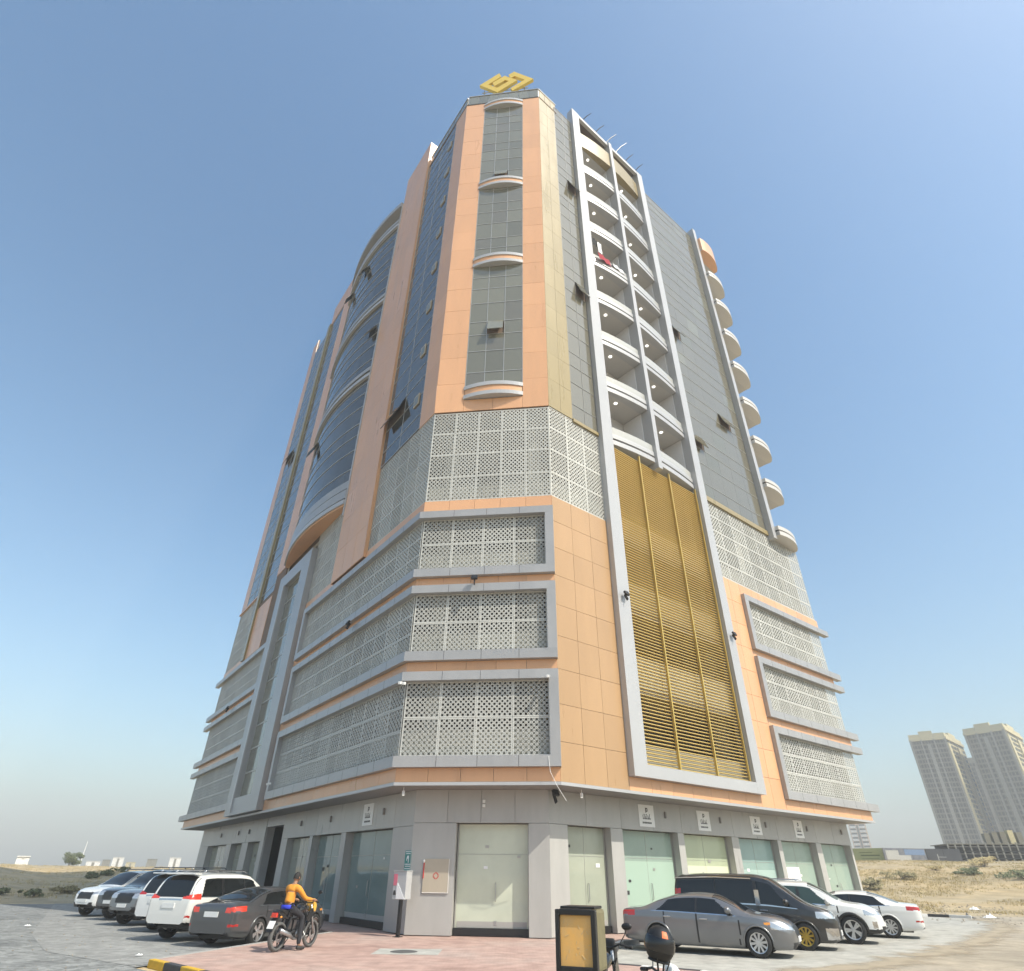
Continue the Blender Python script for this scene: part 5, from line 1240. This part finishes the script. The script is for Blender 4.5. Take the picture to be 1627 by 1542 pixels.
for sg, t in ((1, 'l'), (-1, 'r')):
    J['sh'+t] = (X0+0.07, sg*0.19, 1.36); J['el'+t] = (X0+0.30, sg*0.28, 1.12); J['wr'+t] = (X0+0.62, sg*0.31, 1.09)
    J['hip'+t] = (X0+0.02, sg*0.10, 0.90); J['kn'+t] = (X0+0.38, sg*0.22, 0.72); J['an'+t] = (X0+0.28, sg*0.30, 0.12); J['toe'+t] = (X0+0.46, sg*0.33, 0.045)
def chain(names, radii, links, nm, mt, parent, root=0):
    idx = {n: i for i, n in enumerate(names)}
    return skin_obj(nm, [J[n] for n in names], [(idx[a], idx[b]) for a, b in links], radii, mt, parent, PM, root)
body = chain(['pelvis', 'waist', 'chest', 'collar', 'neck', 'head', 'shl', 'ell', 'wrl', 'shr', 'elr', 'wrr', 'hipl', 'knl', 'anl', 'toel', 'hipr', 'knr', 'anr', 'toer'],
      [(0.12, 0.14), (0.10, 0.12), (0.11, 0.14), (0.07, 0.09), 0.052, 0.06, 0.055, 0.042, 0.028, 0.055, 0.042, 0.028, 0.08, 0.058, 0.036, 0.03, 0.08, 0.058, 0.036, 0.03],
      [('pelvis', 'waist'), ('waist', 'chest'), ('chest', 'collar'), ('collar', 'neck'), ('neck', 'head'), ('collar', 'shl'), ('shl', 'ell'), ('ell', 'wrl'), ('collar', 'shr'), ('shr', 'elr'), ('elr', 'wrr'),
       ('pelvis', 'hipl'), ('hipl', 'knl'), ('knl', 'anl'), ('anl', 'toel'), ('pelvis', 'hipr'), ('hipr', 'knr'), ('knr', 'anr'), ('anr', 'toer')], 'body', 'skin', PR)
J['hem'] = (X0-0.02, 0, 0.99)
J['cuffl'] = (X0+0.57, 0.305, 1.095); J['cuffr'] = (X0+0.57, -0.305, 1.095)
chain(['hem', 'waist', 'chest', 'collar', 'shl', 'ell', 'cuffl', 'shr', 'elr', 'cuffr'], [(0.135, 0.165), (0.125, 0.155), (0.13, 0.165), (0.085, 0.11), 0.078, 0.058, 0.04, 0.078, 0.058, 0.04],
      [('hem', 'waist'), ('waist', 'chest'), ('chest', 'collar'), ('collar', 'shl'), ('shl', 'ell'), ('ell', 'cuffl'), ('collar', 'shr'), ('shr', 'elr'), ('elr', 'cuffr')], 'shirt', 'shirt_orange', body)
chain(['pelvis', 'hipl', 'knl', 'anl', 'hipr', 'knr', 'anr'], [(0.14, 0.16), 0.10, 0.078, 0.058, 0.10, 0.078, 0.058], [('pelvis', 'hipl'), ('hipl', 'knl'), ('knl', 'anl'), ('pelvis', 'hipr'), ('hipr', 'knr'), ('knr', 'anr')], 'trousers', 'trousers_dark', body)
MB().lathe([(0.145, 0.0), (0.158, 0.02), (0.158, 0.07), (0.145, 0.09)], 20, Matrix.Translation((X0-0.03, 0, 0.90)) @ Matrix.Diagonal((1.0, 1.15, 1, 1))).build('waistband', 'cloth_blue', body, PM, smooth=True)
for sg, t in ((1, 'l'), (-1, 'r')):
    a, b = Vector(J['an'+t]), Vector(J['toe'+t])
    skin_obj('shoe', [tuple(a+Vector((-0.06, 0, -0.06))), tuple(a+Vector((0.02, 0, -0.05))), tuple(b+Vector((-0.04, 0, 0.005))), tuple(b+Vector((0.05, 0, 0.0)))], [(0, 1), (1, 2), (2, 3)], [0.045, 0.055, 0.045, 0.03], 'shoe', body, PM)
    # hand: palm and five fingers closed over the grip
    w = Vector(J['wr'+t]); pv = [tuple(w), tuple(w+Vector((0.06, 0, -0.012))), tuple(w+Vector((0.09, 0, -0.015)))]; pe = [(0, 1), (1, 2)]; pr = [0.026, (0.018, 0.038), (0.016, 0.038)]
    for k, (dy, l) in enumerate(((-0.03, 0.85), (-0.01, 1.0), (0.01, 0.95), (0.03, 0.78))):
        i = len(pv); q = w+Vector((0.09, sg*dy, -0.012))
        pv += [tuple(q+Vector((0.035*l, 0, 0.0))), tuple(q+Vector((0.055*l, 0, -0.03))), tuple(q+Vector((0.035*l, 0, -0.055*l)))]; pe += [(2, i), (i, i+1), (i+1, i+2)]; pr += [0.0095, 0.009, 0.008]
    i = len(pv); pv += [tuple(w+Vector((0.05, -sg*0.045, -0.015))), tuple(w+Vector((0.085, -sg*0.05, -0.035)))]; pe += [(1, i), (i, i+1)]; pr += [0.011, 0.009]
    skin_obj('hand', pv, pe, pr, 'skin', body, PM, sub=1)
# head, tipped forward over the bars
HD = PM @ Matrix.Translation((X0+0.15, 0, 1.60)) @ Matrix.Rotation(R_(14), 4, 'Y')
hv = MB(); prof = []
for j in range(13):
    ph = pi*j/12; 
    for i in range(18):
        th = 2*pi*i/18; x = sin(ph)*cos(th); y = sin(ph)*sin(th); z = cos(ph)
        sx = 0.098 if x > 0 else 0.105
        if z < 0: sx *= (1+0.22*z) if x < 0 else (1-0.02*z); 
        yy = 0.078*(1+0.18*min(z, 0))
        hv.v.append((sx*x+(0.012 if x > 0.3 and z < -0.3 else 0), yy*y, 0.125*z))
for j in range(12):
    for i in range(18): hv.f.append((j*18+i, (j+1)*18+i, (j+1)*18+(i+1) % 18, j*18+(i+1) % 18))
hd = hv.build('head', 'skin', body, HD, smooth=True)
MB().prism([(0.092, 0.018), (0.118, -0.03), (0.112, -0.042), (0.090, -0.040)], -0.014, 0.014, axis='y').build('nose', 'skin', hd, HD, bevel=0.005)
for sg in (1, -1):
    ellipsoid(MB(), (0.086, sg*0.032, 0.006), (0.012, 0.016, 0.009)).build('eye', 'white_paint', hd, HD, smooth=True)
    ellipsoid(MB(), (0.0955, sg*0.032, 0.006), (0.004, 0.007, 0.007)).build('iris', 'black', hd, HD, smooth=True)
    ellipsoid(MB(), (-0.005, sg*0.079, -0.005), (0.022, 0.010, 0.032)).build('ear', 'skin', hd, HD, smooth=True)
    MB().box(0.086, 0.098, sg*0.018, sg*0.048, 0.026, 0.033).build('eyebrow', 'hair_black', hd, HD)
ellipsoid(MB(), (0.090, 0, -0.068), (0.012, 0.026, 0.008)).build('mouth', mat('lips', (0.25, 0.09, 0.07), 0.5), hd, HD, smooth=True)
hr = MB(); k0 = 0
for j in range(8):
    ph = pi*0.62*j/7
    for i in range(20):
        th = 2*pi*i/20; f = 1.0 if cos(th) < 0.2 else max(0.62, 1-0.42*(cos(th)-0.2)); p2 = ph*f
        r = 1.06+0.03*mnoise.noise((i*0.9, j*0.9, 2)); hr.v.append((0.106*r*sin(p2)*cos(th)-0.004, 0.082*r*sin(p2)*sin(th), 0.129*r*cos(p2)))
for j in range(7):
    for i in range(20): hr.f.append((j*20+i, (j+1)*20+i, (j+1)*20+(i+1) % 20, j*20+(i+1) % 20))
hr.build('hair', 'hair_black', hd, HD, smooth=True)
# ---------------------------------------------------------------- far things
def at(az, D): return Vector((D*sin(R_(az)), D*cos(R_(az)), 0))
mat('far_grey', (0.21, 0.195, 0.15), 0.8, noise=0.15, nscale=0.05); mat('far_pale', (0.56, 0.49, 0.29), 0.8, noise=0.1, nscale=0.05); mat('far_dark', (0.018, 0.02, 0.02), 0.4); mat('far_white', (0.72, 0.71, 0.68), 0.8); mat('far_beige', (0.62, 0.45, 0.30), 0.8); mat('far_band', (0.26, 0.255, 0.225), 0.8)
def far_tower(label, P0, P1, P2, ztop, zbase, nf, crown=True):
    """front face P0->P1, right face P1->P2, in plan; floors, fins and recessed windows are real"""
    P0, P1, P2 = Vector(P0), Vector(P1), Vector(P2); P3 = P0+(P2-P1)
    root = empty('residential_tower', ((P0.x+P1.x)/2, (P0.y+P1.y)/2, zbase)); tag(root, label, 'building', 'high-rise blocks on the horizon')
    c = (P0+P1+P2+P3)/4
    def inset(k): return [(p.x+(c.x-p.x)*k, p.y+(c.y-p.y)*k) for p in (P0, P1, P2, P3)]
    MB().prism(inset(0.03), zbase, ztop-3).build('core', 'far_dark', root)
    h = (ztop-3-zbase)/nf
    def side(A_, B_, name, mt, cols, fins, mtf):
        d = (B_-A_); L = d.length; d.normalize(); n = Vector((d.y, -d.x))
        if n.dot(c-A_) > 0: n = -n
        M = Matrix(((d.x, -n.x, 0, A_.x), (d.y, -n.y, 0, A_.y), (0, 0, 1, zbase), (0, 0, 0, 1)))
        m = MB()
        for k in range(nf+1): m.box(0, L, 0.0, 0.5, k*h-h*0.15, k*h+h*0.15)
        m.build('floor_band', mt, root, M)
        m = MB(); cw = L/cols
        for i in range(cols+1): m.box(i*cw-0.16, i*cw+0.16, 0.02, 0.5, 0, nf*h)
        m.build('mullion', mt, root, M)
        for f0, f1 in fins: MB().box(f0*L, f1*L, -0.5, 0.3, 0, nf*h-(0 if f1-f0 < 0.07 else 2)).build('fin', mtf, root, M)
        if crown:
            MB().box(-0.2, L+0.2, -0.4, 0.8, nf*h-0.4, nf*h+0.8).build('cornice', 'far_pale', root, M)
            for f0, f1, hh in ((0.0, 0.30, 1.6), (0.31, 0.69, 2.8), (0.70, 1.0, 1.6)): MB().box(f0*L, f1*L, 0.1, 1.2, nf*h+0.8, nf*h+0.8+hh).build('parapet', 'far_pale', root, M)
    side(P0, P1, 'front', 'far_grey', 12, ((0.0, 0.05), (0.30, 0.34), (0.45, 0.55), (0.66, 0.70), (0.95, 1.0)), 'far_band')
    side(P1, P2, 'flank', 'far_pale', 6, ((0.0, 0.10), (0.55, 0.70)), 'far_pale')  # sunlight on the flank put into its colour, paler and yellower than the front
    MB().prism(inset(0.2), ztop-3, ztop-0.5).build('roof_house', 'far_grey', root)
    return root
xy = lambda az, D: (at(az, D).x, at(az, D).y)
far_tower('left one of the two tall grey high-rise blocks beyond the field', xy(32.4, 344), xy(34.74, 344), xy(35.62, 373), 57.5, 3.5, 26)
far_tower('right one of the two tall grey high-rise blocks beyond the field', xy(35.95, 350), xy(38.44, 344), xy(39.2, 376), 59.0, 3.5, 26)
far_tower('lower grey block in the gap between the two tall high-rises', xy(34.9, 400), xy(37.0, 404), xy(37.5, 424), 54, 3.5, 24, False)
far_tower('grey block cut by the picture edge behind the right high-rise', xy(38.9, 416), xy(41.5, 416), xy(42.0, 436), 59, 3.5, 25, False)
# low frame of a building site in front of them
def site():
    root = empty('site_frame', (*xy(34.5, 138), 3.6)); tag(root, 'low dark building frame under construction below the high-rise blocks', 'building')
    p, q = Vector(xy(32.6, 136)), Vector(xy(38.6, 142)); d = q-p; L = d.length; d.normalize(); n = Vector((-d.y, d.x))
    M = Matrix(((d.x, n.x, 0, p.x), (d.y, n.y, 0, p.y), (0, 0, 1, 3.3), (0, 0, 0, 1)))
    for k in range(4): MB().box(0, L, 0, 8, 0.2+k*1.0, 0.32+k*1.0).build('floor_slab', 'far_dark' if k < 3 else 'far_grey', root, M)
    for i in range(15): MB().box(i*L/14-0.09, i*L/14+0.09, 0.02, 0.2, 0, 3.5).build('column', 'far_band', root, M)
    MB().box(0, L, 6, 6.2, 0, 3.2).build('back_wall', 'far_dark', root, M)
    for k in range(3): MB().tube([(0, -0.05, 0.85+k*1.0), (L, -0.05, 0.85+k*1.0)], 0.035, 5).build('guard_rail', 'far_band', root, M)
    m = MB(); 
    r2 = random.Random(5)
    for i in range(5): MB().box(L*0.4+i*1.2, L*0.4+i*1.2+0.8, 1, 2, 3.35, 3.35+r2.uniform(0.6, 2.0)).build('shed', 'far_pale' if i == 3 else 'far_grey', root, M)
site()
def beige_block():
    D = 500; a, b = Vector(xy(26.66, D)), Vector(xy(27.82, D)); root = empty('apartment_block', (a.x, a.y, 3.5)); tag(root, 'distant beige apartment block with white balcony bands beside the tower corner', 'building')
    d = b-a; L = d.length; d.normalize(); n = Vector((-d.y, d.x)); M = Matrix(((d.x, n.x, 0, a.x), (d.y, n.y, 0, a.y), (0, 0, 1, 3.5), (0, 0, 0, 1)))
    MB().box(0, L, 0, 12, 0, 28).build('wall', 'far_beige', root, M)
    for k in range(11):
        for x0, x1 in ((0.05, 0.40), (0.58, 0.95)):
            MB().box(x0*L, x1*L, -1.0, 0, 1.2+k*2.4, 2.4+k*2.4).build('balcony', 'far_white', root, M)
            MB().box(x0*L+0.2, x1*L-0.2, -0.05, 0.05, 2.5+k*2.4, 3.4+k*2.4).build('window', 'far_dark', root, M)
    MB().box(0.44*L, 0.54*L, -0.6, 0, 0, 27).build('stair_strip', 'far_grey', root, M)
beige_block()
# painted hoardings along the far edge of the field
def board_mat(name, c1, c2, sc):
    return mat(name, c1, 0.7, noise=0.5, nscale=sc, col2=c2)
board_mat('board_green', (0.40, 0.42, 0.20), (0.34, 0.38, 0.17), 0.8); board_mat('board_picture', (0.20, 0.20, 0.21), (0.08, 0.10, 0.14), 1.6); board_mat('board_dark', (0.045, 0.05, 0.06), (0.03, 0.035, 0.045), 0.5)
def hoarding(a0, a1, D0, D1, mt, label, marks):
    p, q = Vector(xy(a0, D0)), Vector(xy(a1, D1)); d = q-p; L = d.length; d.normalize(); n = Vector((-d.y, d.x)); zb = 3.35
    M = Matrix(((d.x, n.x, 0, p.x), (d.y, n.y, 0, p.y), (0, 0, 1, zb), (0, 0, 0, 1)))
    root = empty('hoarding', (p.x, p.y, zb)); tag(root, label, 'hoarding', 'hoardings beyond the field')
    k = max(2, round(L/2.4))
    for i in range(k): MB().box(i*L/k, (i+1)*L/k-0.03, 0, 0.06, 0.15, 2.2).build('panel', mt, root, M)
    for i in range(k+1): MB().tube([(i*L/k, 0.12, -0.3), (i*L/k, 0.12, 2.2)], 0.05, 5).build('post', 'far_band', root, M)
    for nm, mm, x0, x1, z0, z1 in marks: MB().box(x0*L, x1*L, -0.02, -0.004, z0, z1).build(nm, mm, root, M)
mat('board_ink', (0.10, 0.14, 0.05), 0.8); mat('board_blue', (0.14, 0.21, 0.34), 0.8); mat('board_pale', (0.40, 0.40, 0.38), 0.8)
hoarding(26.0, 28.45, 122, 120, 'board_green', 'green printed hoarding at the field edge nearest the tower', [('lettering', 'board_ink', 0.38, 0.72, 1.60, 1.68), ('lettering', 'board_ink', 0.40, 0.90, 1.18, 1.34), ('lettering', 'board_ink', 0.42, 0.86, 0.80, 0.86), ('lettering', 'board_ink', 0.5, 0.82, 0.48, 0.54)])
hoarding(28.5, 31.1, 119.5, 124, 'board_picture', 'grey hoarding with a pale building picture and blue sky', [('picture', 'board_blue', 0.50, 0.98, 1.35, 2.05), ('picture', 'board_pale', 0.05, 0.35, 0.7, 1.9), ('picture', 'board_pale', 0.35, 0.62, 0.6, 1.3), ('picture', 'far_dark', 0.02, 0.98, 0.2, 0.5)])
hoarding(31.15, 33.2, 124, 127, 'board_dark', 'plain dark hoarding with one slim pale mark', [('lettering', 'board_pale', 0.30, 0.32, 0.7, 1.5), ('lettering', 'board_pale', 0.32, 0.55, 1.10, 1.16)])
# left horizon: white sheds, mast
def shed(az0, az1, D, z0, z1, mt, label, roof=None):
    a, b = Vector(xy(az0, D)), Vector(xy(az1, D)); d = b-a; L = d.length; d.normalize(); n = Vector((-d.y, d.x)); M = Matrix(((d.x, n.x, 0, a.x), (d.y, n.y, 0, a.y), (0, 0, 1, 0), (0, 0, 0, 1)))
    root = empty('shed', (a.x, a.y, z0)); tag(root, label, 'building', 'low sheds on the desert horizon')
    MB().box(0, L, 0, L*1.2, z0-1.5, z1).build('wall', mt, root, M)
    MB().box(-0.1, L+0.1, -0.2, L*1.2+0.2, z1, z1+0.15).build('roof', roof or 'far_white', root, M)
    MB().box(L*0.4, L*0.6, -0.03, 0.03, z0+0.4, z1-0.4).build('door', 'far_grey', root, M)
shed(-30.95, -30.1, 400, 2.2, 4.7, 'far_white', 'long low white shed beside the mast on the horizon')
shed(-29.4, -28.7, 400, 2.2, 6.5, 'far_white', 'tall white cube shed on the horizon above the parked white suv')
shed(-28.5, -27.9, 410, 2.2, 4.6, 'far_pale', 'cream shed right of the white cube shed', 'far_pale')
shed(-27.2, -26.55, 380, 2.2, 5.8, 'far_grey', 'grey box shed on the horizon near the tower', 'far_grey')
shed(-25.75, -25.0, 380, 2.2, 6.6, 'far_white', 'white shed on the horizon closest to the tower')
shed(-30.0, -29.5, 420, 2.2, 5.6, 'far_grey', 'blue grey shed squeezed left of the white cube', 'far_grey')
shed(-35.0, -34.3, 170, 2.9, 3.6, 'far_white', 'white tent-like shed on the sand bank at the picture edge')
ms = empty('mast', (*xy(-31.3, 300), 2)); tag(ms, 'slim white mast standing alone on the desert horizon', 'mast')
b = Vector(xy(-31.3, 300)); MB().tube([(b.x, b.y, 1.5), (b.x, b.y, 10.1)], [0.22, 0.12], 8).build('pole', 'far_white', ms)
MB().box(b.x-0.5, b.x+0.5, b.y-0.5, b.y+0.5, 0.8, 2.4).build('footing', 'far_white', ms)

# ---------------------------------------------------------------- shrubs, dry grass, rubble
def leaf_mat(name, c1, c2):
    m = mat(name, c1, 0.7, noise=0.5, nscale=1.3, col2=c2); return m
leaf_mat('leaf_green', (0.15, 0.17, 0.075), (0.10, 0.12, 0.05)); leaf_mat('leaf_dry', (0.50, 0.39, 0.19), (0.38, 0.31, 0.14)); leaf_mat('leaf_olive', (0.22, 0.20, 0.09), (0.26, 0.22, 0.11)); mat('twig', (0.12, 0.09, 0.06), 0.9)
def leaves(rnd, cx, cy, cz, rx, rz, n, size):
    m = MB()
    lumps = [(rnd.gauss(0, 0.5)*rx, rnd.gauss(0, 0.5)*rx, rnd.uniform(0.25, 1.0)*rz, rnd.uniform(0.25, 0.55)) for _ in range(14)]
    for _ in range(n):
        a, b, c_, s = rnd.choice(lumps); v = Vector((rnd.gauss(0, 1), rnd.gauss(0, 1), rnd.gauss(0, 1))).normalized()*rnd.random()**0.4
        p = Vector((cx+a+v.x*s*rx, cy+b+v.y*s*rx, max(cz+0.03, cz+c_+v.z*s*rz*0.6)))
        d = Vector((rnd.gauss(0, 1), rnd.gauss(0, 1), rnd.gauss(0, 0.7))).normalized()*size*rnd.uniform(0.6, 1.3); e = d.orthogonal().normalized()*size*0.4
        i = len(m.v); m.v += [tuple(p-d), tuple(p+e), tuple(p+d), tuple(p-e)]; m.f.append((i, i+1, i+2, i+3))
    return m
def shrub(name, label, az, D, r, hgt, mt, n, seed, group='shrubs on the desert plain'):
    p = at(az, D); z = terrain_z(p.x, p.y); rnd = random.Random(seed)
    root = empty(name, (p.x, p.y, z)); tag(root, label, 'shrub', group)
    leaves(rnd, p.x, p.y, z, r, hgt, n, 0.11+0.02*r).build('crown', mt, root, fixn=False)
    tw = MB()
    for k in range(7):
        a = rnd.uniform(0, 2*pi); q = rnd.uniform(0.2, 0.6)*r
        tw.tube([(p.x, p.y, z-0.1), (p.x+q*0.4*cos(a), p.y+q*0.4*sin(a), z+hgt*0.4), (p.x+q*cos(a), p.y+q*sin(a), z+hgt*0.75)], [0.05, 0.03, 0.012], 5)
    tw.build('trunk', 'twig', root)
shrub('desert_tree', 'broad green desert tree on the left horizon beside the mast', -31.9, 165, 1.7, 2.1, 'leaf_green', 2600, 1)
shrub('shrub', 'dark shrub on the sand at the left picture edge', -33.3, 62, 0.55, 0.45, 'leaf_green', 500, 2)
shrub('shrub', 'low green shrub on the shaded dirt left of the cars', -31.4, 66, 0.9, 0.4, 'leaf_olive', 700, 3)
shrub('shrub', 'green tuft on the sand bank at the far left', -35.2, 64, 0.6, 0.35, 'leaf_green', 400, 4)
shrub('shrub', 'dense olive shrub in the field just past the tower corner', 27.2, 74, 0.9, 0.75, 'leaf_olive', 900, 5)
shrub('shrub', 'wide olive shrub in the field left of the white sedan roof line', 29.2, 84, 1.4, 0.6, 'leaf_olive', 900, 6)
shrub('shrub', 'green shrub in the middle of the dry field', 33.5, 90, 1.5, 0.6, 'leaf_green', 900, 7)
shrub('shrub', 'green shrub near the right picture edge in the dry field', 36.3, 86, 1.8, 0.7, 'leaf_green', 1000, 8)
shrub('shrub', 'grey heap-like dry shrub below the construction frame', 34.3, 104, 2.0, 1.0, 'leaf_dry', 900, 9)
for i, (az, D, r) in enumerate(((-29.5, 92, 0.8), (-30.4, 88, 0.7), (-28.6, 99, 0.8), (31.4, 97, 1.1))):
    shrub('shrub', ['dark tuft in the row on the shaded dirt, nearest the cars', 'dark tuft in the row on the shaded dirt, middle one', 'dark tuft behind the silver suv roof', 'small dry shrub under the grey hoarding'][i], az, D, r, 0.5, 'leaf_green' if i < 3 else 'leaf_dry', 400, 20+i)
def dry_grass():
    rnd = random.Random(12); m = MB()
    def patch(n, a0, a1, d0, d1, hh):
        for _ in range(n):
            az = rnd.uniform(a0, a1); D = rnd.uniform(d0, d1); p = at(az, D)
            if mnoise.noise((p.x*0.13, p.y*0.13, 5.0)) < rnd.uniform(-0.35, 0.25): continue
            z = terrain_z(p.x, p.y)
            for _k in range(5):
                a = rnd.uniform(0, 2*pi); l = hh*rnd.uniform(0.5, 1.3); dx, dy = 0.35*l*cos(a), 0.35*l*sin(a); w = 0.02
                ox, oy = rnd.gauss(0, 0.12), rnd.gauss(0, 0.12)
                i = len(m.v); m.v += [(p.x+ox-w*sin(a), p.y+oy+w*cos(a), z), (p.x+ox+w*sin(a), p.y+oy-w*cos(a), z), (p.x+ox+dx, p.y+oy+dy, z+l)]; m.f.append((i, i+1, i+2))
    patch(16000, 24.5, 41, 55, 122, 0.15); patch(2500, -37, -24, 60, 120, 0.14)
    o = m.build('dry_grass', 'leaf_dry', fixn=False); tag(o, 'yellow dry grass scattered over the desert field', 'grass', kind='stuff')
dry_grass()
def rubble():
    rnd = random.Random(3); m = MB()
    def stone(x, y, z, s):
        i = len(m.v); vs_ = [(0, 0, 1), (1, 0, 0.2), (0, 1, 0.1), (-1, 0, 0.25), (0, -1, 0.15), (0, 0, -0.6)]
        for a in vs_: m.v.append((x+a[0]*s*rnd.uniform(0.6, 1.3), y+a[1]*s*rnd.uniform(0.6, 1.3), z+a[2]*s*rnd.uniform(0.5, 1)))
        for a, b in ((1, 2), (2, 3), (3, 4), (4, 1)): m.f += [(i, i+a, i+b), (i+5, i+b, i+a)]
    for _ in range(1500):
        az = rnd.uniform(23, 40); D = rnd.uniform(43, 62); p = at(az, D); stone(p.x, p.y, terrain_z(p.x, p.y), rnd.choice((0.03, 0.04, 0.05, 0.09)))
    for _ in range(900):
        az = rnd.uniform(-42, -16); D = rnd.uniform(17, 46); p = at(az, D); stone(p.x, p.y, GZ+0.012, rnd.choice((0.012, 0.016, 0.02, 0.03)))
    o = m.build('rubble', mat('stone_grey', (0.34, 0.30, 0.24), 0.9, noise=0.3, nscale=0.5), fixn=False); tag(o, 'loose stones and litter strewn on the open ground', 'rubble', kind='stuff')
rubble()
def litter(name, label, az, D, s, mt, seed, z=None):
    p = at(az, D); rnd = random.Random(seed); z = terrain_z(p.x, p.y) if z is None else z
    m = MB(); n = 7
    for j in range(n):
        for i in range(n): m.v.append((p.x+(i/(n-1)-0.5)*s, p.y+(j/(n-1)-0.5)*s*0.7, z+0.03+0.28*s*abs(rnd.gauss(0, 0.5))*sin(pi*i/(n-1))*sin(pi*j/(n-1))))
    for j in range(n-1):
        for i in range(n-1): a = j*n+i; m.f.append((a, a+1, a+n+1, a+n))
    tag(m.build(name, mt), label, 'litter', 'litter on the ground')
litter('plastic_bag', 'dark crumpled bag on the dirt beyond the right kerb', 32.3, 49.5, 0.9, 'trim_black', 1)
litter('plastic_bag', 'white crumpled sheet beside the dark bag on the dirt', 33.6, 50.5, 0.7, 'white_paint', 2)
litter('plastic_bag', 'white scrap on the dirt farther out than the dark bag', 32.9, 58, 0.7, 'white_paint', 3)
litter('paper_scrap', 'white scrap of paper on the grey gravel, upper one', -33.0, 33.5, 0.22, 'white_paint', 4, GZ+0.012)
litter('paper_scrap', 'white scrap of paper on the grey gravel, lower one', -26.0, 21.5, 0.16, 'white_paint', 5, GZ+0.012)
# white painted triangle on the red paving, half hidden by the delivery box
sheet('painted_marking', [(1.30, 19.05), (1.95, 18.95), (2.3, 19.9)], 0.004, 'kerb_white')

# ---------------------------------------------------------------- blown sand over the hard edges of the lots
def drift_mat():
    m = bpy.data.materials.new('drift_sand'); m.use_nodes = True; t = m.node_tree; b = t.nodes['Principled BSDF']; N = t.nodes.new; Lk = t.links.new
    b.inputs['Base Color'].default_value = (0.41, 0.345, 0.25, 1); b.inputs['Roughness'].default_value = 0.95
    tc = N('ShaderNodeTexCoord'); n = N('ShaderNodeTexNoise'); n.inputs['Scale'].default_value = 1.1; n.inputs['Detail'].default_value = 8; Lk(tc.outputs['Object'], n.inputs['Vector'])
    at_ = N('ShaderNodeAttribute'); at_.attribute_name = 'fade'
    ad = N('ShaderNodeMath'); ad.operation = 'ADD'; Lk(n.outputs[0], ad.inputs[0]); Lk(at_.outputs['Fac'], ad.inputs[1])
    mr = N('ShaderNodeMapRange'); mr.inputs[1].default_value = 0.85; mr.inputs[2].default_value = 1.25; mr.inputs[4].default_value = 0.85; Lk(ad.outputs[0], mr.inputs[0]); Lk(mr.outputs[0], b.inputs['Alpha'])
    MATS['drift_sand'] = m
drift_mat()
def drift(pts, w, z, name='sand_drift'):
    P = [Vector(p) for p in pts]; m = MB(); fade = []; Q = []
    for a, b_ in zip(P[:-1], P[1:]):
        n = max(1, int((b_-a).length/0.8))
        Q += [a+(b_-a)*k/n for k in range(n)]
    Q.append(P[-1])
    for i, q in enumerate(Q):
        d = (Q[min(i+1, len(Q)-1)]-Q[max(i-1, 0)]).normalized(); nn = Vector((-d.y, d.x)); wob = 0.5*mnoise.noise((q.x*0.35, q.y*0.35, 2.0))
        for k in range(5):
            s = (k-2)/2; p = q+nn*(s*w+wob); m.v.append((p.x, p.y, z)); fade.append(0.75*(1-abs(s)))
    for i in range(len(Q)-1):
        for k in range(4): a = i*5+k; m.f.append((a, a+1, a+6, a+5))
    o = m.build(name, 'drift_sand', fixn=False); o['kind'] = 'structure'
    at_ = o.data.attributes.new('fade', 'FLOAT', 'POINT'); at_.data.foreach_set('value', fade)
drift([(4.9, 16.6), (6.4, 16.9), (7.7, 18.0), (10.5, 20.2), (13.9, 23.4), (18.2, 27.9), (21.8, 32.3), (24.8, 36.8), (26.1, 40.6)], 1.5, GZ+0.016)
drift([(-52, 40), (-40, 51), (-33.5, 51.6), (-29.5, 48.5), (-27.6, 51.5)], 1.8, GZ+0.018)
# ---------------------------------------------------------------- haze
hz = MB().box(-1150, 1150, -1150, 1150, -1.6, 84).build('haze', None); tag(hz, 'pale desert haze filling the air', 'haze', kind='stuff')
hm = bpy.data.materials.new('haze'); hm.use_nodes = True; ht = hm.node_tree; ht.nodes.clear()
pv_ = ht.nodes.new('ShaderNodeVolumePrincipled'); pv_.inputs['Color'].default_value = (0.95, 0.94, 0.92, 1); pv_.inputs['Density'].default_value = 0.0014; pv_.inputs['Anisotropy'].default_value = 0.0
ho = ht.nodes.new('ShaderNodeOutputMaterial'); ht.links.new(pv_.outputs[0], ho.inputs['Volume']); hz.data.materials.append(hm)
